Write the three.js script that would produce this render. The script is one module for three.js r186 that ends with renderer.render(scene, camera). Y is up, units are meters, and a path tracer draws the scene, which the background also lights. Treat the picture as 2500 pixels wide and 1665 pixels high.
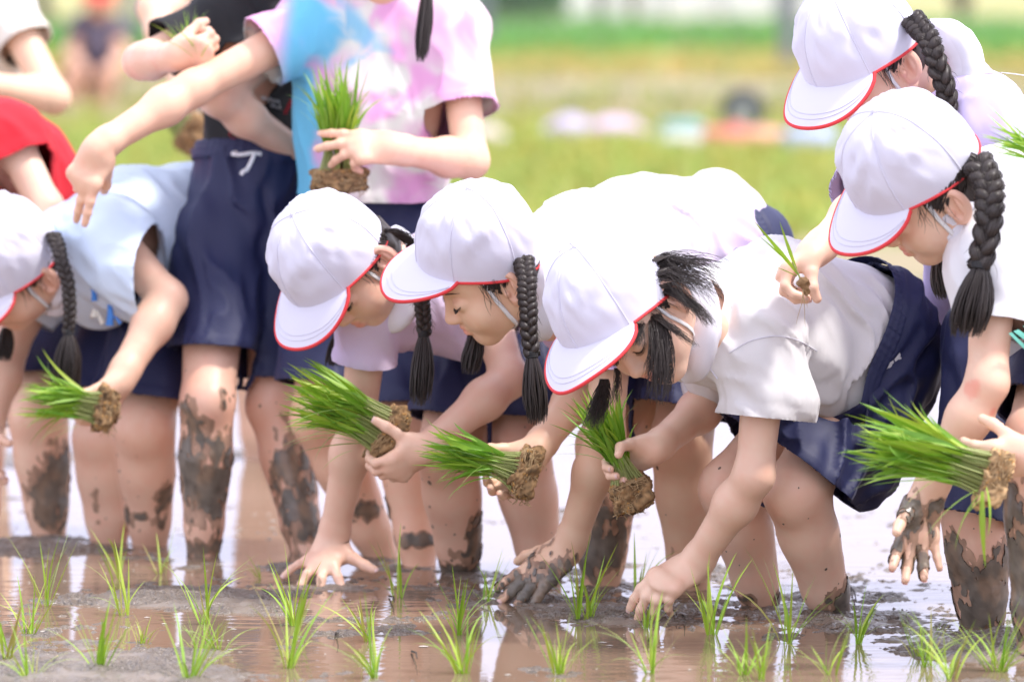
import * as THREE from 'three';
import { ImprovedNoise } from 'three/addons/math/ImprovedNoise.js';
import { mergeGeometries } from 'three/addons/utils/BufferGeometryUtils.js';

// ------------------------------------------------------------------ camera, sky, sun, exposure
const scene = new THREE.Scene();
const FPX = 13889, PITCH = Math.atan(1090 / FPX), CAMY = 1.32;      // 200 mm lens, held at a child's chest height and tipped down a little
const camera = new THREE.PerspectiveCamera(2 * Math.atan(832.5 / FPX) * 180 / Math.PI, 1024 / 681, 0.5, 400);
camera.position.set(0, CAMY, 0);
camera.rotation.set(-PITCH, 0, 0);
camera.focus = 10.25;
camera.userData.fStop = 2.8;
const renderer = new THREE.WebGLRenderer();
renderer.toneMapping = THREE.LinearToneMapping;
renderer.toneMappingExposure = 1.92;
renderer.shadowMap.enabled = true;

const perlin = new ImprovedNoise();
const noise = (x, y, z) => perlin.noise(x + 31.7, y + 11.3, z + 57.1);
const fbm = (x, y, z, o = 4) => { let s = 0, a = 0.5, f = 1; for (let i = 0; i < o; i++) { s += a * noise(x * f, y * f, z * f); f *= 2.03; a *= 0.5; } return s; };
let seed = 7;
const rnd = () => { seed = (seed + 0x6d2b79f5) | 0; let t = Math.imul(seed ^ (seed >>> 15), 1 | seed); t = (t + Math.imul(t ^ (t >>> 7), 61 | t)) ^ t; return ((t ^ (t >>> 14)) >>> 0) / 4294967296; };
const rr = (a, b) => a + (b - a) * rnd();

{ // a bright, thinly clouded sky: the same all round
  const w = 512, h = 256, d = new Float32Array(w * h * 4);
  for (let j = 0; j < h; j++) for (let i = 0; i < w; i++) {
    const el = (j + 0.5) / h * Math.PI - Math.PI / 2, az = (i + 0.5) / w * Math.PI * 2;
    const x = Math.cos(el) * Math.cos(az), y = Math.sin(el), z = Math.cos(el) * Math.sin(az);
    const c = THREE.MathUtils.smoothstep(fbm(x * 2.2, y * 4.5, z * 2.2, 5), -0.25, 0.3), k = (j * w + i) * 4, up = Math.max(0, y);
    const B = 1.06 - 0.16 * up;
    d[k] = B * (0.76 + 0.16 * c); d[k + 1] = B * (0.78 + 0.15 * c); d[k + 2] = B * (1.02 + 0.03 * c); d[k + 3] = 1;
  }
  const t = new THREE.DataTexture(d, w, h, THREE.RGBAFormat, THREE.FloatType);
  t.mapping = THREE.EquirectangularReflectionMapping; t.magFilter = t.minFilter = THREE.LinearFilter; t.needsUpdate = true;
  scene.background = t; scene.environment = t;
  scene.backgroundIntensity = 1.0; scene.environmentIntensity = 1.0;
}
const sun = new THREE.DirectionalLight(new THREE.Color(1, 0.95, 0.91), 2.3);
sun.position.set(14, 26, -8); sun.target.position.set(0, 0.4, -11);
sun.castShadow = true; sun.shadow.radius = 14; sun.shadow.mapSize.set(2048, 2048);
Object.assign(sun.shadow.camera, { left: -6, right: 6, top: 6, bottom: -6, near: 1, far: 60 });
scene.add(sun, sun.target);

// ------------------------------------------------------------------ small vector helpers
const V = (x, y, z) => [x, y, z];
const add = (a, b) => [a[0] + b[0], a[1] + b[1], a[2] + b[2]], sub = (a, b) => [a[0] - b[0], a[1] - b[1], a[2] - b[2]];
const mul = (a, s) => [a[0] * s, a[1] * s, a[2] * s], dot = (a, b) => a[0] * b[0] + a[1] * b[1] + a[2] * b[2];
const cross = (a, b) => [a[1] * b[2] - a[2] * b[1], a[2] * b[0] - a[0] * b[2], a[0] * b[1] - a[1] * b[0]];
const len = (a) => Math.hypot(a[0], a[1], a[2]), norm = (a) => { const l = len(a) || 1; return [a[0] / l, a[1] / l, a[2] / l]; };
const lerp = (a, b, t) => [a[0] + (b[0] - a[0]) * t, a[1] + (b[1] - a[1]) * t, a[2] + (b[2] - a[2]) * t];
const madd = (a, b, s) => [a[0] + b[0] * s, a[1] + b[1] * s, a[2] + b[2] * s];
const clamp = (x, a, b) => x < a ? a : x > b ? b : x, mix = (a, b, t) => a + (b - a) * t, sstep = (a, b, x) => { const t = clamp((x - a) / (b - a), 0, 1); return t * t * (3 - 2 * t); };
const frame = (f, u) => { const F = norm(f), U = norm(madd(u, F, -dot(u, F))), L = cross(U, F); return { l: L, u: U, f: F }; };
const loc = (c, fr, x, y, z) => [c[0] + fr.l[0] * x + fr.u[0] * y + fr.f[0] * z, c[1] + fr.l[1] * x + fr.u[1] * y + fr.f[1] * z, c[2] + fr.l[2] * x + fr.u[2] * y + fr.f[2] * z];
const rotAbout = (v, k, a) => { const c = Math.cos(a), s = Math.sin(a), d = dot(k, v) * (1 - c), x = cross(k, v); return [v[0] * c + x[0] * s + k[0] * d, v[1] * c + x[1] * s + k[1] * d, v[2] * c + x[2] * s + k[2] * d]; };
// a place in the world: sight line of a 2500 x 1665 survey of the spot, and the metres along it
const CF = [0, -Math.sin(PITCH), -Math.cos(PITCH)], CU = [0, Math.cos(PITCH), -Math.sin(PITCH)];
const at = (a) => { const x = (a[0] - 1250) / FPX, y = (832.5 - a[1]) / FPX, d = a[2]; return [d * x, CAMY + d * (CF[1] + CU[1] * y), d * (CF[2] + CU[2] * y)]; };
const onGround = (u, v, y = 0) => { const k = (832.5 - v) / FPX, d = (y - CAMY) / (CF[1] + CU[1] * k); return at([u, v, d]); };
const curve = (pts, n) => { const c = new THREE.CatmullRomCurve3(pts.map((p) => new THREE.Vector3(...p)), false, 'centripetal'); return c.getPoints(n).map((p) => [p.x, p.y, p.z]); };

// ------------------------------------------------------------------ solids: smooth fields turned into meshes
// primitive: {t:0 cone, a, b, ra, rb, k} | {t:1 ellipsoid, c, fr, r:[x,y,z], k} ; s:1 cuts instead of adding
const cone = (a, b, ra, rb = ra, k = 0.02) => { const d = sub(b, a); return { t: 0, a, d, l2: dot(d, d) || 1e-9, ra, rb, k, cx: (a[0] + b[0]) / 2, cy: (a[1] + b[1]) / 2, cz: (a[2] + b[2]) / 2, R: len(d) / 2 + Math.max(ra, rb) }; };
const ell = (c, fr, r, k = 0.015, s = 0) => ({ t: 1, c, fr, r, k, s, cx: c[0], cy: c[1], cz: c[2], R: Math.max(...r) });
const pd = (q, x, y, z) => {
  if (q.t === 0) {
    const px = x - q.a[0], py = y - q.a[1], pz = z - q.a[2], D = q.d;
    let h = (px * D[0] + py * D[1] + pz * D[2]) / q.l2; h = h < 0 ? 0 : h > 1 ? 1 : h;
    const ex = px - D[0] * h, ey = py - D[1] * h, ez = pz - D[2] * h;
    return Math.sqrt(ex * ex + ey * ey + ez * ez) - (q.ra + (q.rb - q.ra) * h);
  }
  const px = x - q.c[0], py = y - q.c[1], pz = z - q.c[2], f = q.fr, r = q.r;
  const X = (px * f.l[0] + py * f.l[1] + pz * f.l[2]) / r[0], Y = (px * f.u[0] + py * f.u[1] + pz * f.u[2]) / r[1], Z = (px * f.f[0] + py * f.f[1] + pz * f.f[2]) / r[2];
  const k0 = Math.sqrt(X * X + Y * Y + Z * Z), k1 = Math.sqrt((X / r[0]) ** 2 + (Y / r[1]) ** 2 + (Z / r[2]) ** 2);
  return k1 < 1e-9 ? -Math.min(...r) : k0 * (k0 - 1) / k1;
};
const fieldAt = (prims, x, y, z) => {
  let d = 1e3;
  for (let i = 0; i < prims.length; i++) {
    const q = prims[i], e = pd(q, x, y, z), k = q.k;
    if (q.s) { const h = k - Math.abs(d + e); d = Math.max(d, -e) + (h > 0 ? h * h / (4 * k) : 0); }
    else { const h = k - Math.abs(d - e); d = (d < e ? d : e) - (h > 0 ? h * h / (4 * k) : 0); }
  }
  return d;
};
function meshField(prims, cell, lift) {            // surface nets; lift(x,y,z) adds to the distance
  let lo = [1e9, 1e9, 1e9], hi = [-1e9, -1e9, -1e9], kmax = 0;
  for (const q of prims) { kmax = Math.max(kmax, q.k); if (q.s) continue; const c = [q.cx, q.cy, q.cz]; for (let i = 0; i < 3; i++) { lo[i] = Math.min(lo[i], c[i] - q.R); hi[i] = Math.max(hi[i], c[i] + q.R); } }
  const pad = kmax * 0.3 + cell * 3; lo = lo.map((v) => v - pad); hi = hi.map((v) => v + pad);
  const B = 6, n = [0, 1, 2].map((i) => Math.ceil((hi[i] - lo[i]) / cell / B) * B + 1), [nx, ny, nz] = n;
  const val = new Float32Array(nx * ny * nz).fill(1), hb = cell * B * 0.5, Rb = hb * 1.7321 + cell;
  for (let bz = 0; bz < nz; bz += B) for (let by = 0; by < ny; by += B) for (let bx = 0; bx < nx; bx += B) {
    const cx = lo[0] + bx * cell + hb, cy = lo[1] + by * cell + hb, cz = lo[2] + bz * cell + hb;
    let m = 1e9; const ds = prims.map((q) => { const dx = Math.hypot(cx - q.cx, cy - q.cy, cz - q.cz) - q.R; const e = dx > 0.15 ? dx : pd(q, cx, cy, cz); if (!q.s && e < m) m = e; return e; });
    if (m > Rb + kmax * 0.5 + 0.012) continue;
    const near = prims.filter((q, i) => ds[i] - Rb * 1.2 < Math.max(m, 0) + Rb * 1.2 + kmax * 1.5);
    for (let k = bz; k < Math.min(bz + B, nz); k++) for (let j = by; j < Math.min(by + B, ny); j++) for (let i = bx; i < Math.min(bx + B, nx); i++) {
      const x = lo[0] + i * cell, y = lo[1] + j * cell, z = lo[2] + k * cell;
      val[(k * ny + j) * nx + i] = fieldAt(near, x, y, z) + (lift ? lift(x, y, z) : 0);
    }
  }
  const vid = new Map(), pos = [], idx = [], sx = 1, sy = nx, sz = nx * ny, off = [0, sx, sy, sx + sy, sz, sx + sz, sy + sz, sx + sy + sz];
  const E = [[0, 1], [2, 3], [4, 5], [6, 7], [0, 2], [1, 3], [4, 6], [5, 7], [0, 4], [1, 5], [2, 6], [3, 7]];
  for (let k = 0; k < nz - 1; k++) for (let j = 0; j < ny - 1; j++) for (let i = 0; i < nx - 1; i++) {
    const o = (k * ny + j) * nx + i; let m = 0;
    for (let c = 0; c < 8; c++) if (val[o + off[c]] < 0) m |= 1 << c;
    if (m === 0 || m === 255) continue;
    let X = 0, Y = 0, Z = 0, c = 0;
    for (const [p, q] of E) {
      if (((m >> p) & 1) === ((m >> q) & 1)) continue;
      const a = val[o + off[p]], b = val[o + off[q]], t = a / (a - b);
      X += (p & 1) + ((q & 1) - (p & 1)) * t; Y += ((p >> 1) & 1) + (((q >> 1) & 1) - ((p >> 1) & 1)) * t; Z += ((p >> 2) & 1) + (((q >> 2) & 1) - ((p >> 2) & 1)) * t; c++;
    }
    vid.set(o, pos.length / 3); pos.push(lo[0] + (i + X / c) * cell, lo[1] + (j + Y / c) * cell, lo[2] + (k + Z / c) * cell);
  }
  const quad = (a, b, c, d, flip) => { if (a === undefined || b === undefined || c === undefined || d === undefined) return; if (flip) idx.push(a, c, b, b, c, d); else idx.push(a, b, c, b, d, c); };
  for (const o of vid.keys()) {
    const i = o % nx, j = Math.floor(o / nx) % ny, k = Math.floor(o / sz);
    const v0 = val[o] < 0;
    if (j > 0 && k > 0 && v0 !== val[o + sx] < 0) quad(vid.get(o - sy - sz), vid.get(o - sz), vid.get(o - sy), vid.get(o), !v0);
    if (i > 0 && k > 0 && v0 !== val[o + sy] < 0) quad(vid.get(o - sx - sz), vid.get(o - sz), vid.get(o - sx), vid.get(o), v0);
    if (i > 0 && j > 0 && v0 !== val[o + sz] < 0) quad(vid.get(o - sx - sy), vid.get(o - sy), vid.get(o - sx), vid.get(o), !v0);
  }
  const nrm = new Array(pos.length), e = cell * 0.6;
  for (let v = 0; v < pos.length; v += 3) {
    const x = pos[v], y = pos[v + 1], z = pos[v + 2];
    const near = prims.filter((q) => Math.hypot(x - q.cx, y - q.cy, z - q.cz) - q.R < q.k + 0.05);
    const f = (X, Y, Z) => fieldAt(near, X, Y, Z) + (lift ? lift(X, Y, Z) : 0);
    const g = norm([f(x + e, y, z) - f(x - e, y, z), f(x, y + e, z) - f(x, y - e, z), f(x, y, z + e) - f(x, y, z - e)]), d = clamp(f(x, y, z), -cell * 0.5, cell * 0.5);
    for (let c = 0; c < 3; c++) { pos[v + c] -= g[c] * d; nrm[v + c] = g[c]; }
  }
  return { pos, nrm, idx };
}
function clip(m, s) {                              // keeps what lies where s(vertex) <= 0, cutting triangles along the line
  const n = m.pos.length / 3, S = new Float32Array(n), map = new Int32Array(n).fill(-1), out = { pos: [], nrm: [], idx: [], edge: [] };
  if (m.col) out.col = [];
  for (let i = 0; i < n; i++) S[i] = s(m.pos[i * 3], m.pos[i * 3 + 1], m.pos[i * 3 + 2], i);
  const keep = (i) => { if (map[i] < 0) { map[i] = out.pos.length / 3; for (let c = 0; c < 3; c++) { out.pos.push(m.pos[i * 3 + c]); out.nrm.push(m.nrm[i * 3 + c]); if (m.col) out.col.push(m.col[i * 3 + c]); } } return map[i]; };
  const cuts = new Map(), cut = (i, j) => {
    const key = i < j ? i * n + j : j * n + i; let v = cuts.get(key);
    if (v === undefined) { const t = S[i] / (S[i] - S[j]); v = out.pos.length / 3; for (let c = 0; c < 3; c++) { out.pos.push(mix(m.pos[i * 3 + c], m.pos[j * 3 + c], t)); out.nrm.push(mix(m.nrm[i * 3 + c], m.nrm[j * 3 + c], t)); if (m.col) out.col.push(mix(m.col[i * 3 + c], m.col[j * 3 + c], t)); } cuts.set(key, v); }
    return v;
  };
  for (let t = 0; t < m.idx.length; t += 3) {
    const v = [m.idx[t], m.idx[t + 1], m.idx[t + 2]], q = v.map((i) => S[i] <= 0), c = q[0] + q[1] + q[2];
    if (c === 3) out.idx.push(keep(v[0]), keep(v[1]), keep(v[2]));
    else if (c === 1) { const r = q[0] ? 0 : q[1] ? 1 : 2, A = v[r], b = cut(A, v[(r + 1) % 3]), d = cut(A, v[(r + 2) % 3]); out.idx.push(keep(A), b, d); out.edge.push([b, d]); }
    else if (c === 2) { const r = !q[0] ? 0 : !q[1] ? 1 : 2, A = v[(r + 1) % 3], B = v[(r + 2) % 3], a = cut(A, v[r]), b = cut(B, v[r]); out.idx.push(keep(A), keep(B), a, keep(B), b, a); out.edge.push([b, a]); }
  }
  if (m.edge) for (const [a, b] of m.edge) if (map[a] >= 0 && map[b] >= 0) out.edge.push([map[a], map[b]]);
  return out;
}
function hem(m, w = 0.004) {                        // folds every cut edge inward, so that cloth shows a thickness
  for (const [a, b] of m.edge ?? []) {
    const k = m.pos.length / 3;
    for (const i of [a, b]) for (let c = 0; c < 3; c++) { m.pos.push(m.pos[i * 3 + c] - m.nrm[i * 3 + c] * w); m.nrm.push(m.nrm[i * 3 + c]); if (m.col) m.col.push(m.col[i * 3 + c]); }
    m.idx.push(a, k, b, b, k, k + 1);
  }
  return m;
}
function renormal(m) {
  const n = new Float64Array(m.pos.length), p = m.pos;
  for (let t = 0; t < m.idx.length; t += 3) {
    const a = m.idx[t] * 3, b = m.idx[t + 1] * 3, c = m.idx[t + 2] * 3;
    const g = cross([p[b] - p[a], p[b + 1] - p[a + 1], p[b + 2] - p[a + 2]], [p[c] - p[a], p[c + 1] - p[a + 1], p[c + 2] - p[a + 2]]);
    for (const o of [a, b, c]) for (let k = 0; k < 3; k++) n[o + k] += g[k];
  }
  for (let i = 0; i < n.length; i += 3) { const g = norm([n[i], n[i + 1], n[i + 2]]); m.nrm[i] = g[0]; m.nrm[i + 1] = g[1]; m.nrm[i + 2] = g[2]; }
  return m;
}
function join(...ms) {
  const o = { pos: [], nrm: [], idx: [] }; if (ms.some((m) => m.col)) o.col = [];
  for (const m of ms) { const b = o.pos.length / 3; for (const v of m.pos) o.pos.push(v); for (const v of m.nrm) o.nrm.push(v); for (const i of m.idx) o.idx.push(i + b); if (o.col) { if (m.col) for (const v of m.col) o.col.push(v); else for (let i = 0; i < m.pos.length; i++) o.col.push(1); } }
  return o;
}
function geo(m) {
  const p = m.pos, q = m.nrm, I = m.idx;
  for (let t = 0; t < I.length; t += 3) {             // faces wound the way their normals point
    const a = I[t] * 3, b = I[t + 1] * 3, c = I[t + 2] * 3;
    const g = cross([p[b] - p[a], p[b + 1] - p[a + 1], p[b + 2] - p[a + 2]], [p[c] - p[a], p[c + 1] - p[a + 1], p[c + 2] - p[a + 2]]);
    if (g[0] * (q[a] + q[b] + q[c]) + g[1] * (q[a + 1] + q[b + 1] + q[c + 1]) + g[2] * (q[a + 2] + q[b + 2] + q[c + 2]) < 0) { const h = I[t + 1]; I[t + 1] = I[t + 2]; I[t + 2] = h; }
  }
  const g = new THREE.BufferGeometry();
  g.setAttribute('position', new THREE.Float32BufferAttribute(m.pos, 3)); g.setAttribute('normal', new THREE.Float32BufferAttribute(m.nrm, 3));
  if (m.col) g.setAttribute('color', new THREE.Float32BufferAttribute(m.col, 3));
  g.setIndex(m.idx); return g;
}
const paint = (m, f) => { m.col = new Array(m.pos.length); for (let i = 0; i < m.pos.length; i += 3) { const c = f([m.pos[i], m.pos[i + 1], m.pos[i + 2]], [m.nrm[i], m.nrm[i + 1], m.nrm[i + 2]]); m.col[i] = c[0]; m.col[i + 1] = c[1]; m.col[i + 2] = c[2]; } return m; };
const newMesh = () => ({ pos: [], nrm: [], idx: [] });
function tube(m, P, rf, sides = 6, flat = 1, ref) {  // a tapered tube along points; flat < 1 makes a ribbon
  const n = P.length, b0 = m.pos.length / 3; let U = ref ? norm(ref) : null;
  for (let i = 0; i < n; i++) {
    const T = norm(sub(P[Math.min(i + 1, n - 1)], P[Math.max(i - 1, 0)]));
    if (!U) U = Math.abs(T[1]) < 0.9 ? cross(T, [0, 1, 0]) : cross(T, [1, 0, 0]);
    U = norm(madd(U, T, -dot(U, T))); const W = cross(T, U), r = typeof rf === 'number' ? rf : rf(i / (n - 1));
    for (let k = 0; k < sides; k++) { const a = k / sides * Math.PI * 2, c = Math.cos(a), s = Math.sin(a); const o = add(mul(U, c * r), mul(W, s * r * flat)); m.pos.push(P[i][0] + o[0], P[i][1] + o[1], P[i][2] + o[2]); const g = norm(add(mul(U, c), mul(W, s / flat))); m.nrm.push(...g); }
  }
  for (let i = 0; i < n - 1; i++) for (let k = 0; k < sides; k++) { const a = b0 + i * sides + k, b = b0 + i * sides + (k + 1) % sides; m.idx.push(a, b, a + sides, b, b + sides, a + sides); }
  for (const e of [0, n - 1]) { const c = m.pos.length / 3; m.pos.push(...P[e]); m.nrm.push(...norm(sub(P[e], P[e ? n - 2 : 1]))); for (let k = 0; k < sides; k++) { const a = b0 + e * sides + k, b = b0 + e * sides + (k + 1) % sides; if (e) m.idx.push(a, b, c); else m.idx.push(b, a, c); } }
  return m;
}
// ------------------------------------------------------------------ naming
const taken = new Map();
const numbered = (n) => { const k = taken.get(n) ?? 0; taken.set(n, k + 1); return k ? n + '_' + String(k).padStart(3, '0') : n; };
function thing(name, label, category, p = [0, 0, 0], group) { const o = new THREE.Group(); o.name = numbered(name); o.position.set(...p); o.userData = { label, category }; if (group) o.userData.group = group; scene.add(o); o.base = p; return o; }
function part(name, m, mat, parent) {                // world-space mesh data into the parent's own space
  const g = m.isBufferGeometry ? m : geo(m), b = parent.base ?? [0, 0, 0];
  g.translate(-b[0], -b[1], -b[2]);
  const o = new THREE.Mesh(g, mat); o.name = name; o.castShadow = o.receiveShadow = true; o.base = b; parent.add(o); return o;
}
const std = (r, g, b, rough = 0.8, more = {}) => new THREE.MeshStandardMaterial({ color: new THREE.Color().setRGB(r, g, b), roughness: rough, side: THREE.DoubleSide, ...more });
const phys = (r, g, b, rough = 0.8, more = {}) => new THREE.MeshPhysicalMaterial({ color: new THREE.Color().setRGB(r, g, b), roughness: rough, side: THREE.DoubleSide, ...more });
// ------------------------------------------------------------------ paddy: mud, water
const grey = (n, f) => { const d = new Uint8Array(n * n * 4); for (let j = 0; j < n; j++) for (let i = 0; i < n; i++) { const v = clamp(f(i / n, j / n), 0, 1) * 255, k = (j * n + i) * 4; d[k] = d[k + 1] = d[k + 2] = v; d[k + 3] = 255; } const t = new THREE.DataTexture(d, n, n); t.wrapS = t.wrapT = THREE.RepeatWrapping; t.magFilter = THREE.LinearFilter; t.minFilter = THREE.LinearMipmapLinearFilter; t.generateMipmaps = true; t.needsUpdate = true; return t; };
const tile = (f) => (x, y) => { const bx = 1 - Math.abs(2 * x - 1), by = 1 - Math.abs(2 * y - 1), wx = sstep(0, 0.3, bx), wy = sstep(0, 0.3, by); return mix(0.5, f(x, y), wx * wy); };
const BUMPS = [[1540, 1502, 0.1, 0.016], [1650, 1498, 0.07, 0.01], [1930, 1500, 0.12, 0.013], [2060, 1505, 0.09, 0.013], [2200, 1535, 0.12, 0.012], [2330, 1575, 0.12, 0.012], [2420, 1600, 0.08, 0.012], [100, 1335, 0.16, 0.02], [60, 1330, 0.1, 0.014], [330, 1462, 0.1, 0.018], [470, 1468, 0.11, 0.018], [600, 1478, 0.1, 0.016], [230, 1460, 0.09, 0.014], [690, 1490, 0.08, 0.012],
  [150, 1630, 0.2, 0.022], [330, 1650, 0.15, 0.02], [30, 1580, 0.1, 0.012], [430, 1600, 0.06, 0.01], [560, 1600, 0.05, 0.009], [790, 1520, 0.07, 0.007], [900, 1545, 0.09, 0.007], [1060, 1540, 0.06, 0.006], [560, 1650, 0.1, 0.012], [1300, 1460, 0.14, 0.012], [1180, 1455, 0.07, 0.01], [1420, 1500, 0.1, 0.011], [1040, 1440, 0.08, 0.009], [760, 1440, 0.1, 0.009], [690, 1385, 0.06, 0.012], [1320, 1640, 0.08, 0.008], [50, 1500, 0.07, 0.01], [1490, 1290, 0.08, 0.016], [2140, 1380, 0.1, 0.01], [300, 1120, 0.15, 0.016], [600, 1110, 0.2, 0.014], [40, 1110, 0.2, 0.012]].map(([u, v, r, a]) => [...onGround(u, v), r, a]);
const POOLS = [[520, 1530, 0.12, 0.014], [620, 1620, 0.09, 0.012], [1000, 1600, 0.16, 0.016], [1450, 1600, 0.16, 0.016], [1650, 1590, 0.14, 0.014], [1800, 1600, 0.12, 0.012], [2120, 1640, 0.14, 0.012], [850, 1480, 0.1, 0.01], [200, 1400, 0.14, 0.012], [1200, 1560, 0.12, 0.012], [1000, 1420, 0.05, 0.006]].map(([u, v, r, a]) => [...onGround(u, v), r, a]);
const mudH = (x, z) => {
  const d = -z, n1 = fbm(x * 2.6, 1.3, z * 1.9, 3), n2 = fbm(x * 9, 4.1, z * 9, 4), n3 = 1 - 2.6 * Math.abs(noise(x * 30, 8.8, z * 30)), n4 = noise(x * 75, 2.2, z * 75);
  let h = -0.0078 + 0.011 * n1 + 0.016 * n2 + 0.0065 * n3 + 0.0055 * n4 + 0.006 * noise(x * 17, 5.5, z * 17) - 0.005 * sstep(10.9, 11.6, d);
  for (const [bx, , bz, r, a] of BUMPS) { const q = ((x - bx) ** 2 + ((z - bz) * 0.85) ** 2) / (r * r); if (q < 6) h += 0.72 * a * Math.exp(-q); }
  for (const [bx, , bz, r, a] of POOLS) { const q = ((x - bx) ** 2 + ((z - bz) * 0.8) ** 2) / (r * r); if (q < 6) h -= a * Math.exp(-q); }
  return h > 0.004 ? 0.004 + (h - 0.004) * 0.75 : h;
};
{
  const sheet = (x0, x1, z0, z1, c, hole) => { const m = newMesh(), nx = Math.round((x1 - x0) / c), nz = Math.round((z1 - z0) / c); for (let j = 0; j <= nz; j++) for (let i = 0; i <= nx; i++) { const x = x0 + (x1 - x0) * i / nx, z = z0 + (z1 - z0) * j / nz; m.pos.push(x, mudH(x, z), z); m.nrm.push(0, 1, 0); } for (let j = 0; j < nz; j++) for (let i = 0; i < nx; i++) { const x = x0 + (x1 - x0) * (i + 0.5) / nx, z = z0 + (z1 - z0) * (j + 0.5) / nz; if (hole && x > hole[0] && x < hole[1] && z > hole[2] && z < hole[3]) continue; const a = j * (nx + 1) + i; m.idx.push(a, a + nx + 1, a + 1, a + 1, a + nx + 1, a + nx + 2); } return renormal(m); };
  const F = [-1.3, 1.3, -12.3, -9.18];
  const near = sheet(...F, 0.0075), far = sheet(-9, 9, -19.6, -3, 0.05, [F[0] + 0.06, F[1] - 0.06, F[2] + 0.06, F[3] - 0.06]);
  const m = join(near, far);
  paint(m, (p) => { const n = 1 + 0.5 * fbm(p[0] * 12, 3, p[2] * 12, 3), k = sstep(0.0, 0.4, fbm(p[0] * 5 + 8, 1, p[2] * 5, 2)); return [mix(0.20, 0.25, k) * n, mix(0.165, 0.205, k) * n, mix(0.135, 0.165, k) * n]; });
  const mt = grey(512, tile((x, y) => 0.5 + 0.55 * (1 - 3 * Math.abs(noise(x * 14, y * 14, 1.7))) * 0.5 + 0.5 * fbm(x * 40, y * 40, 6, 3))); mt.repeat.set(4, 4);
  const mg = geo(m), uv = []; for (let i = 0; i < m.pos.length; i += 3) uv.push(m.pos[i], m.pos[i + 2]); mg.setAttribute('uv', new THREE.Float32BufferAttribute(uv, 2));
  const mud = part('mud', mg, phys(1, 1, 1, 0.3, { vertexColors: true, bumpMap: mt, bumpScale: 0.012 }), scene); mud.userData = { kind: 'structure', label: 'wet grey brown paddy mud' };
  const t = grey(512, tile((x, y) => 0.5 + 0.9 * fbm(x * 9, y * 26, 3.3, 3))); t.repeat.set(16, 14);
  const w = new THREE.Mesh(new THREE.PlaneGeometry(18, 16.6), phys(0.225, 0.158, 0.108, 0.04, { ior: 1.33, bumpMap: t, bumpScale: 0.0009 })); w.rotation.x = -Math.PI / 2; w.position.set(0, 0, -11.3); w.name = 'water'; w.receiveShadow = true; w.userData = { kind: 'structure', label: 'shallow brown paddy water' }; scene.add(w);
}
{ // flecks of straw, foam and leaf afloat between the seedlings
  const m = newMesh(); for (let i = 0; i < 420; i++) { const d = mix(9.3, 12.2, Math.sqrt(rnd())), x = rr(-1, 1) * d * 0.1, z = -d, r = 0.0015 + 0.006 * rnd() ** 3, n = 6, b = m.pos.length / 3, y = 0.0012; m.pos.push(x, y + 0.0012, z); m.nrm.push(0, 1, 0); for (let k = 0; k < n; k++) { const a = k / n * 6.283, q = r * rr(0.6, 1.3); m.pos.push(x + Math.cos(a) * q * 1.5, y, z + Math.sin(a) * q); m.nrm.push(0, 1, 0); m.idx.push(b, b + 1 + k, b + 1 + (k + 1) % n); } }
  const o = part('floating_flecks', m, std(0.52, 0.48, 0.42, 0.6), scene); o.userData = { kind: 'stuff', label: 'pale flecks of foam and straw on the water', category: 'flecks' };
  const twigs = [[1665, 1500, 1672, 1520], [950, 1455, 962, 1470], [640, 1438, 655, 1455], [1005, 1590, 1018, 1608], [100, 1640, 140, 1600], [1585, 1565, 1590, 1545], [820, 1545, 822, 1560], [2075, 1430, 2092, 1470], [1640, 1490, 1652, 1502]];
  twigs.forEach(([u, v, u2, v2], i) => { const A = onGround(u, v, 0.003), B = onGround(u2, v2, 0.012), t = thing('twig', ['short dark twig right of the planting hand', 'thin dark twig left of the drooping seedling leaf', 'slanting brown twig left of the flat palm', 'dark stub sticking out of the water at mid front', 'pale straw stalk lying on the mud at lower left', 'dark bit of stalk below the planting hand', 'tiny dark stub in the water below the flat palm', 'thin bent twig standing right of the bent knees', 'dark stalk chip close to the planting fingers'][i], 'twig', A, 'twigs in the paddy'); part('stalk', tube(newMesh(), [A, add(lerp(A, B, 0.5), [0.003, 0.004, 0]), B], (q) => 0.0022 * (1 - 0.5 * q), 5), i === 4 ? std(0.4, 0.3, 0.18, 0.9) : std(0.06, 0.045, 0.03, 0.8), t); });
}
// ------------------------------------------------------------------ the far side: grass field, bank, fence, sheds, clothes
const leafMat = (r, g, b) => phys(r, g, b, 0.55, { transmission: 0.38, thickness: 0 });
const bladeGeo = (w, bend, tw = 0, n = 7) => { const m = newMesh(); for (let i = 0; i <= n; i++) { const t = i / n, a = bend * t, y = bend ? Math.sin(a) / bend : t, x = bend ? (1 - Math.cos(a)) / bend : 0, ww = w * (t < 0.35 ? mix(0.45, 1, t / 0.35) : Math.pow(1 - (t - 0.35) / 0.65, 0.75)), q = tw * t, c = Math.cos(q), s = Math.sin(q), f = ww * 0.28; for (const k of [-1, 0, 1]) { m.pos.push(x - (k === 0 ? f : 0) + s * k * ww * 0.3, y, k * ww * c); m.nrm.push(-Math.cos(a), Math.sin(a), k * 0.3); } } for (let i = 0; i < n; i++) for (let k = 0; k < 2; k++) { const a = i * 3 + k; m.idx.push(a, a + 1, a + 3, a + 1, a + 4, a + 3); } return renormal(m); };
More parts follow.
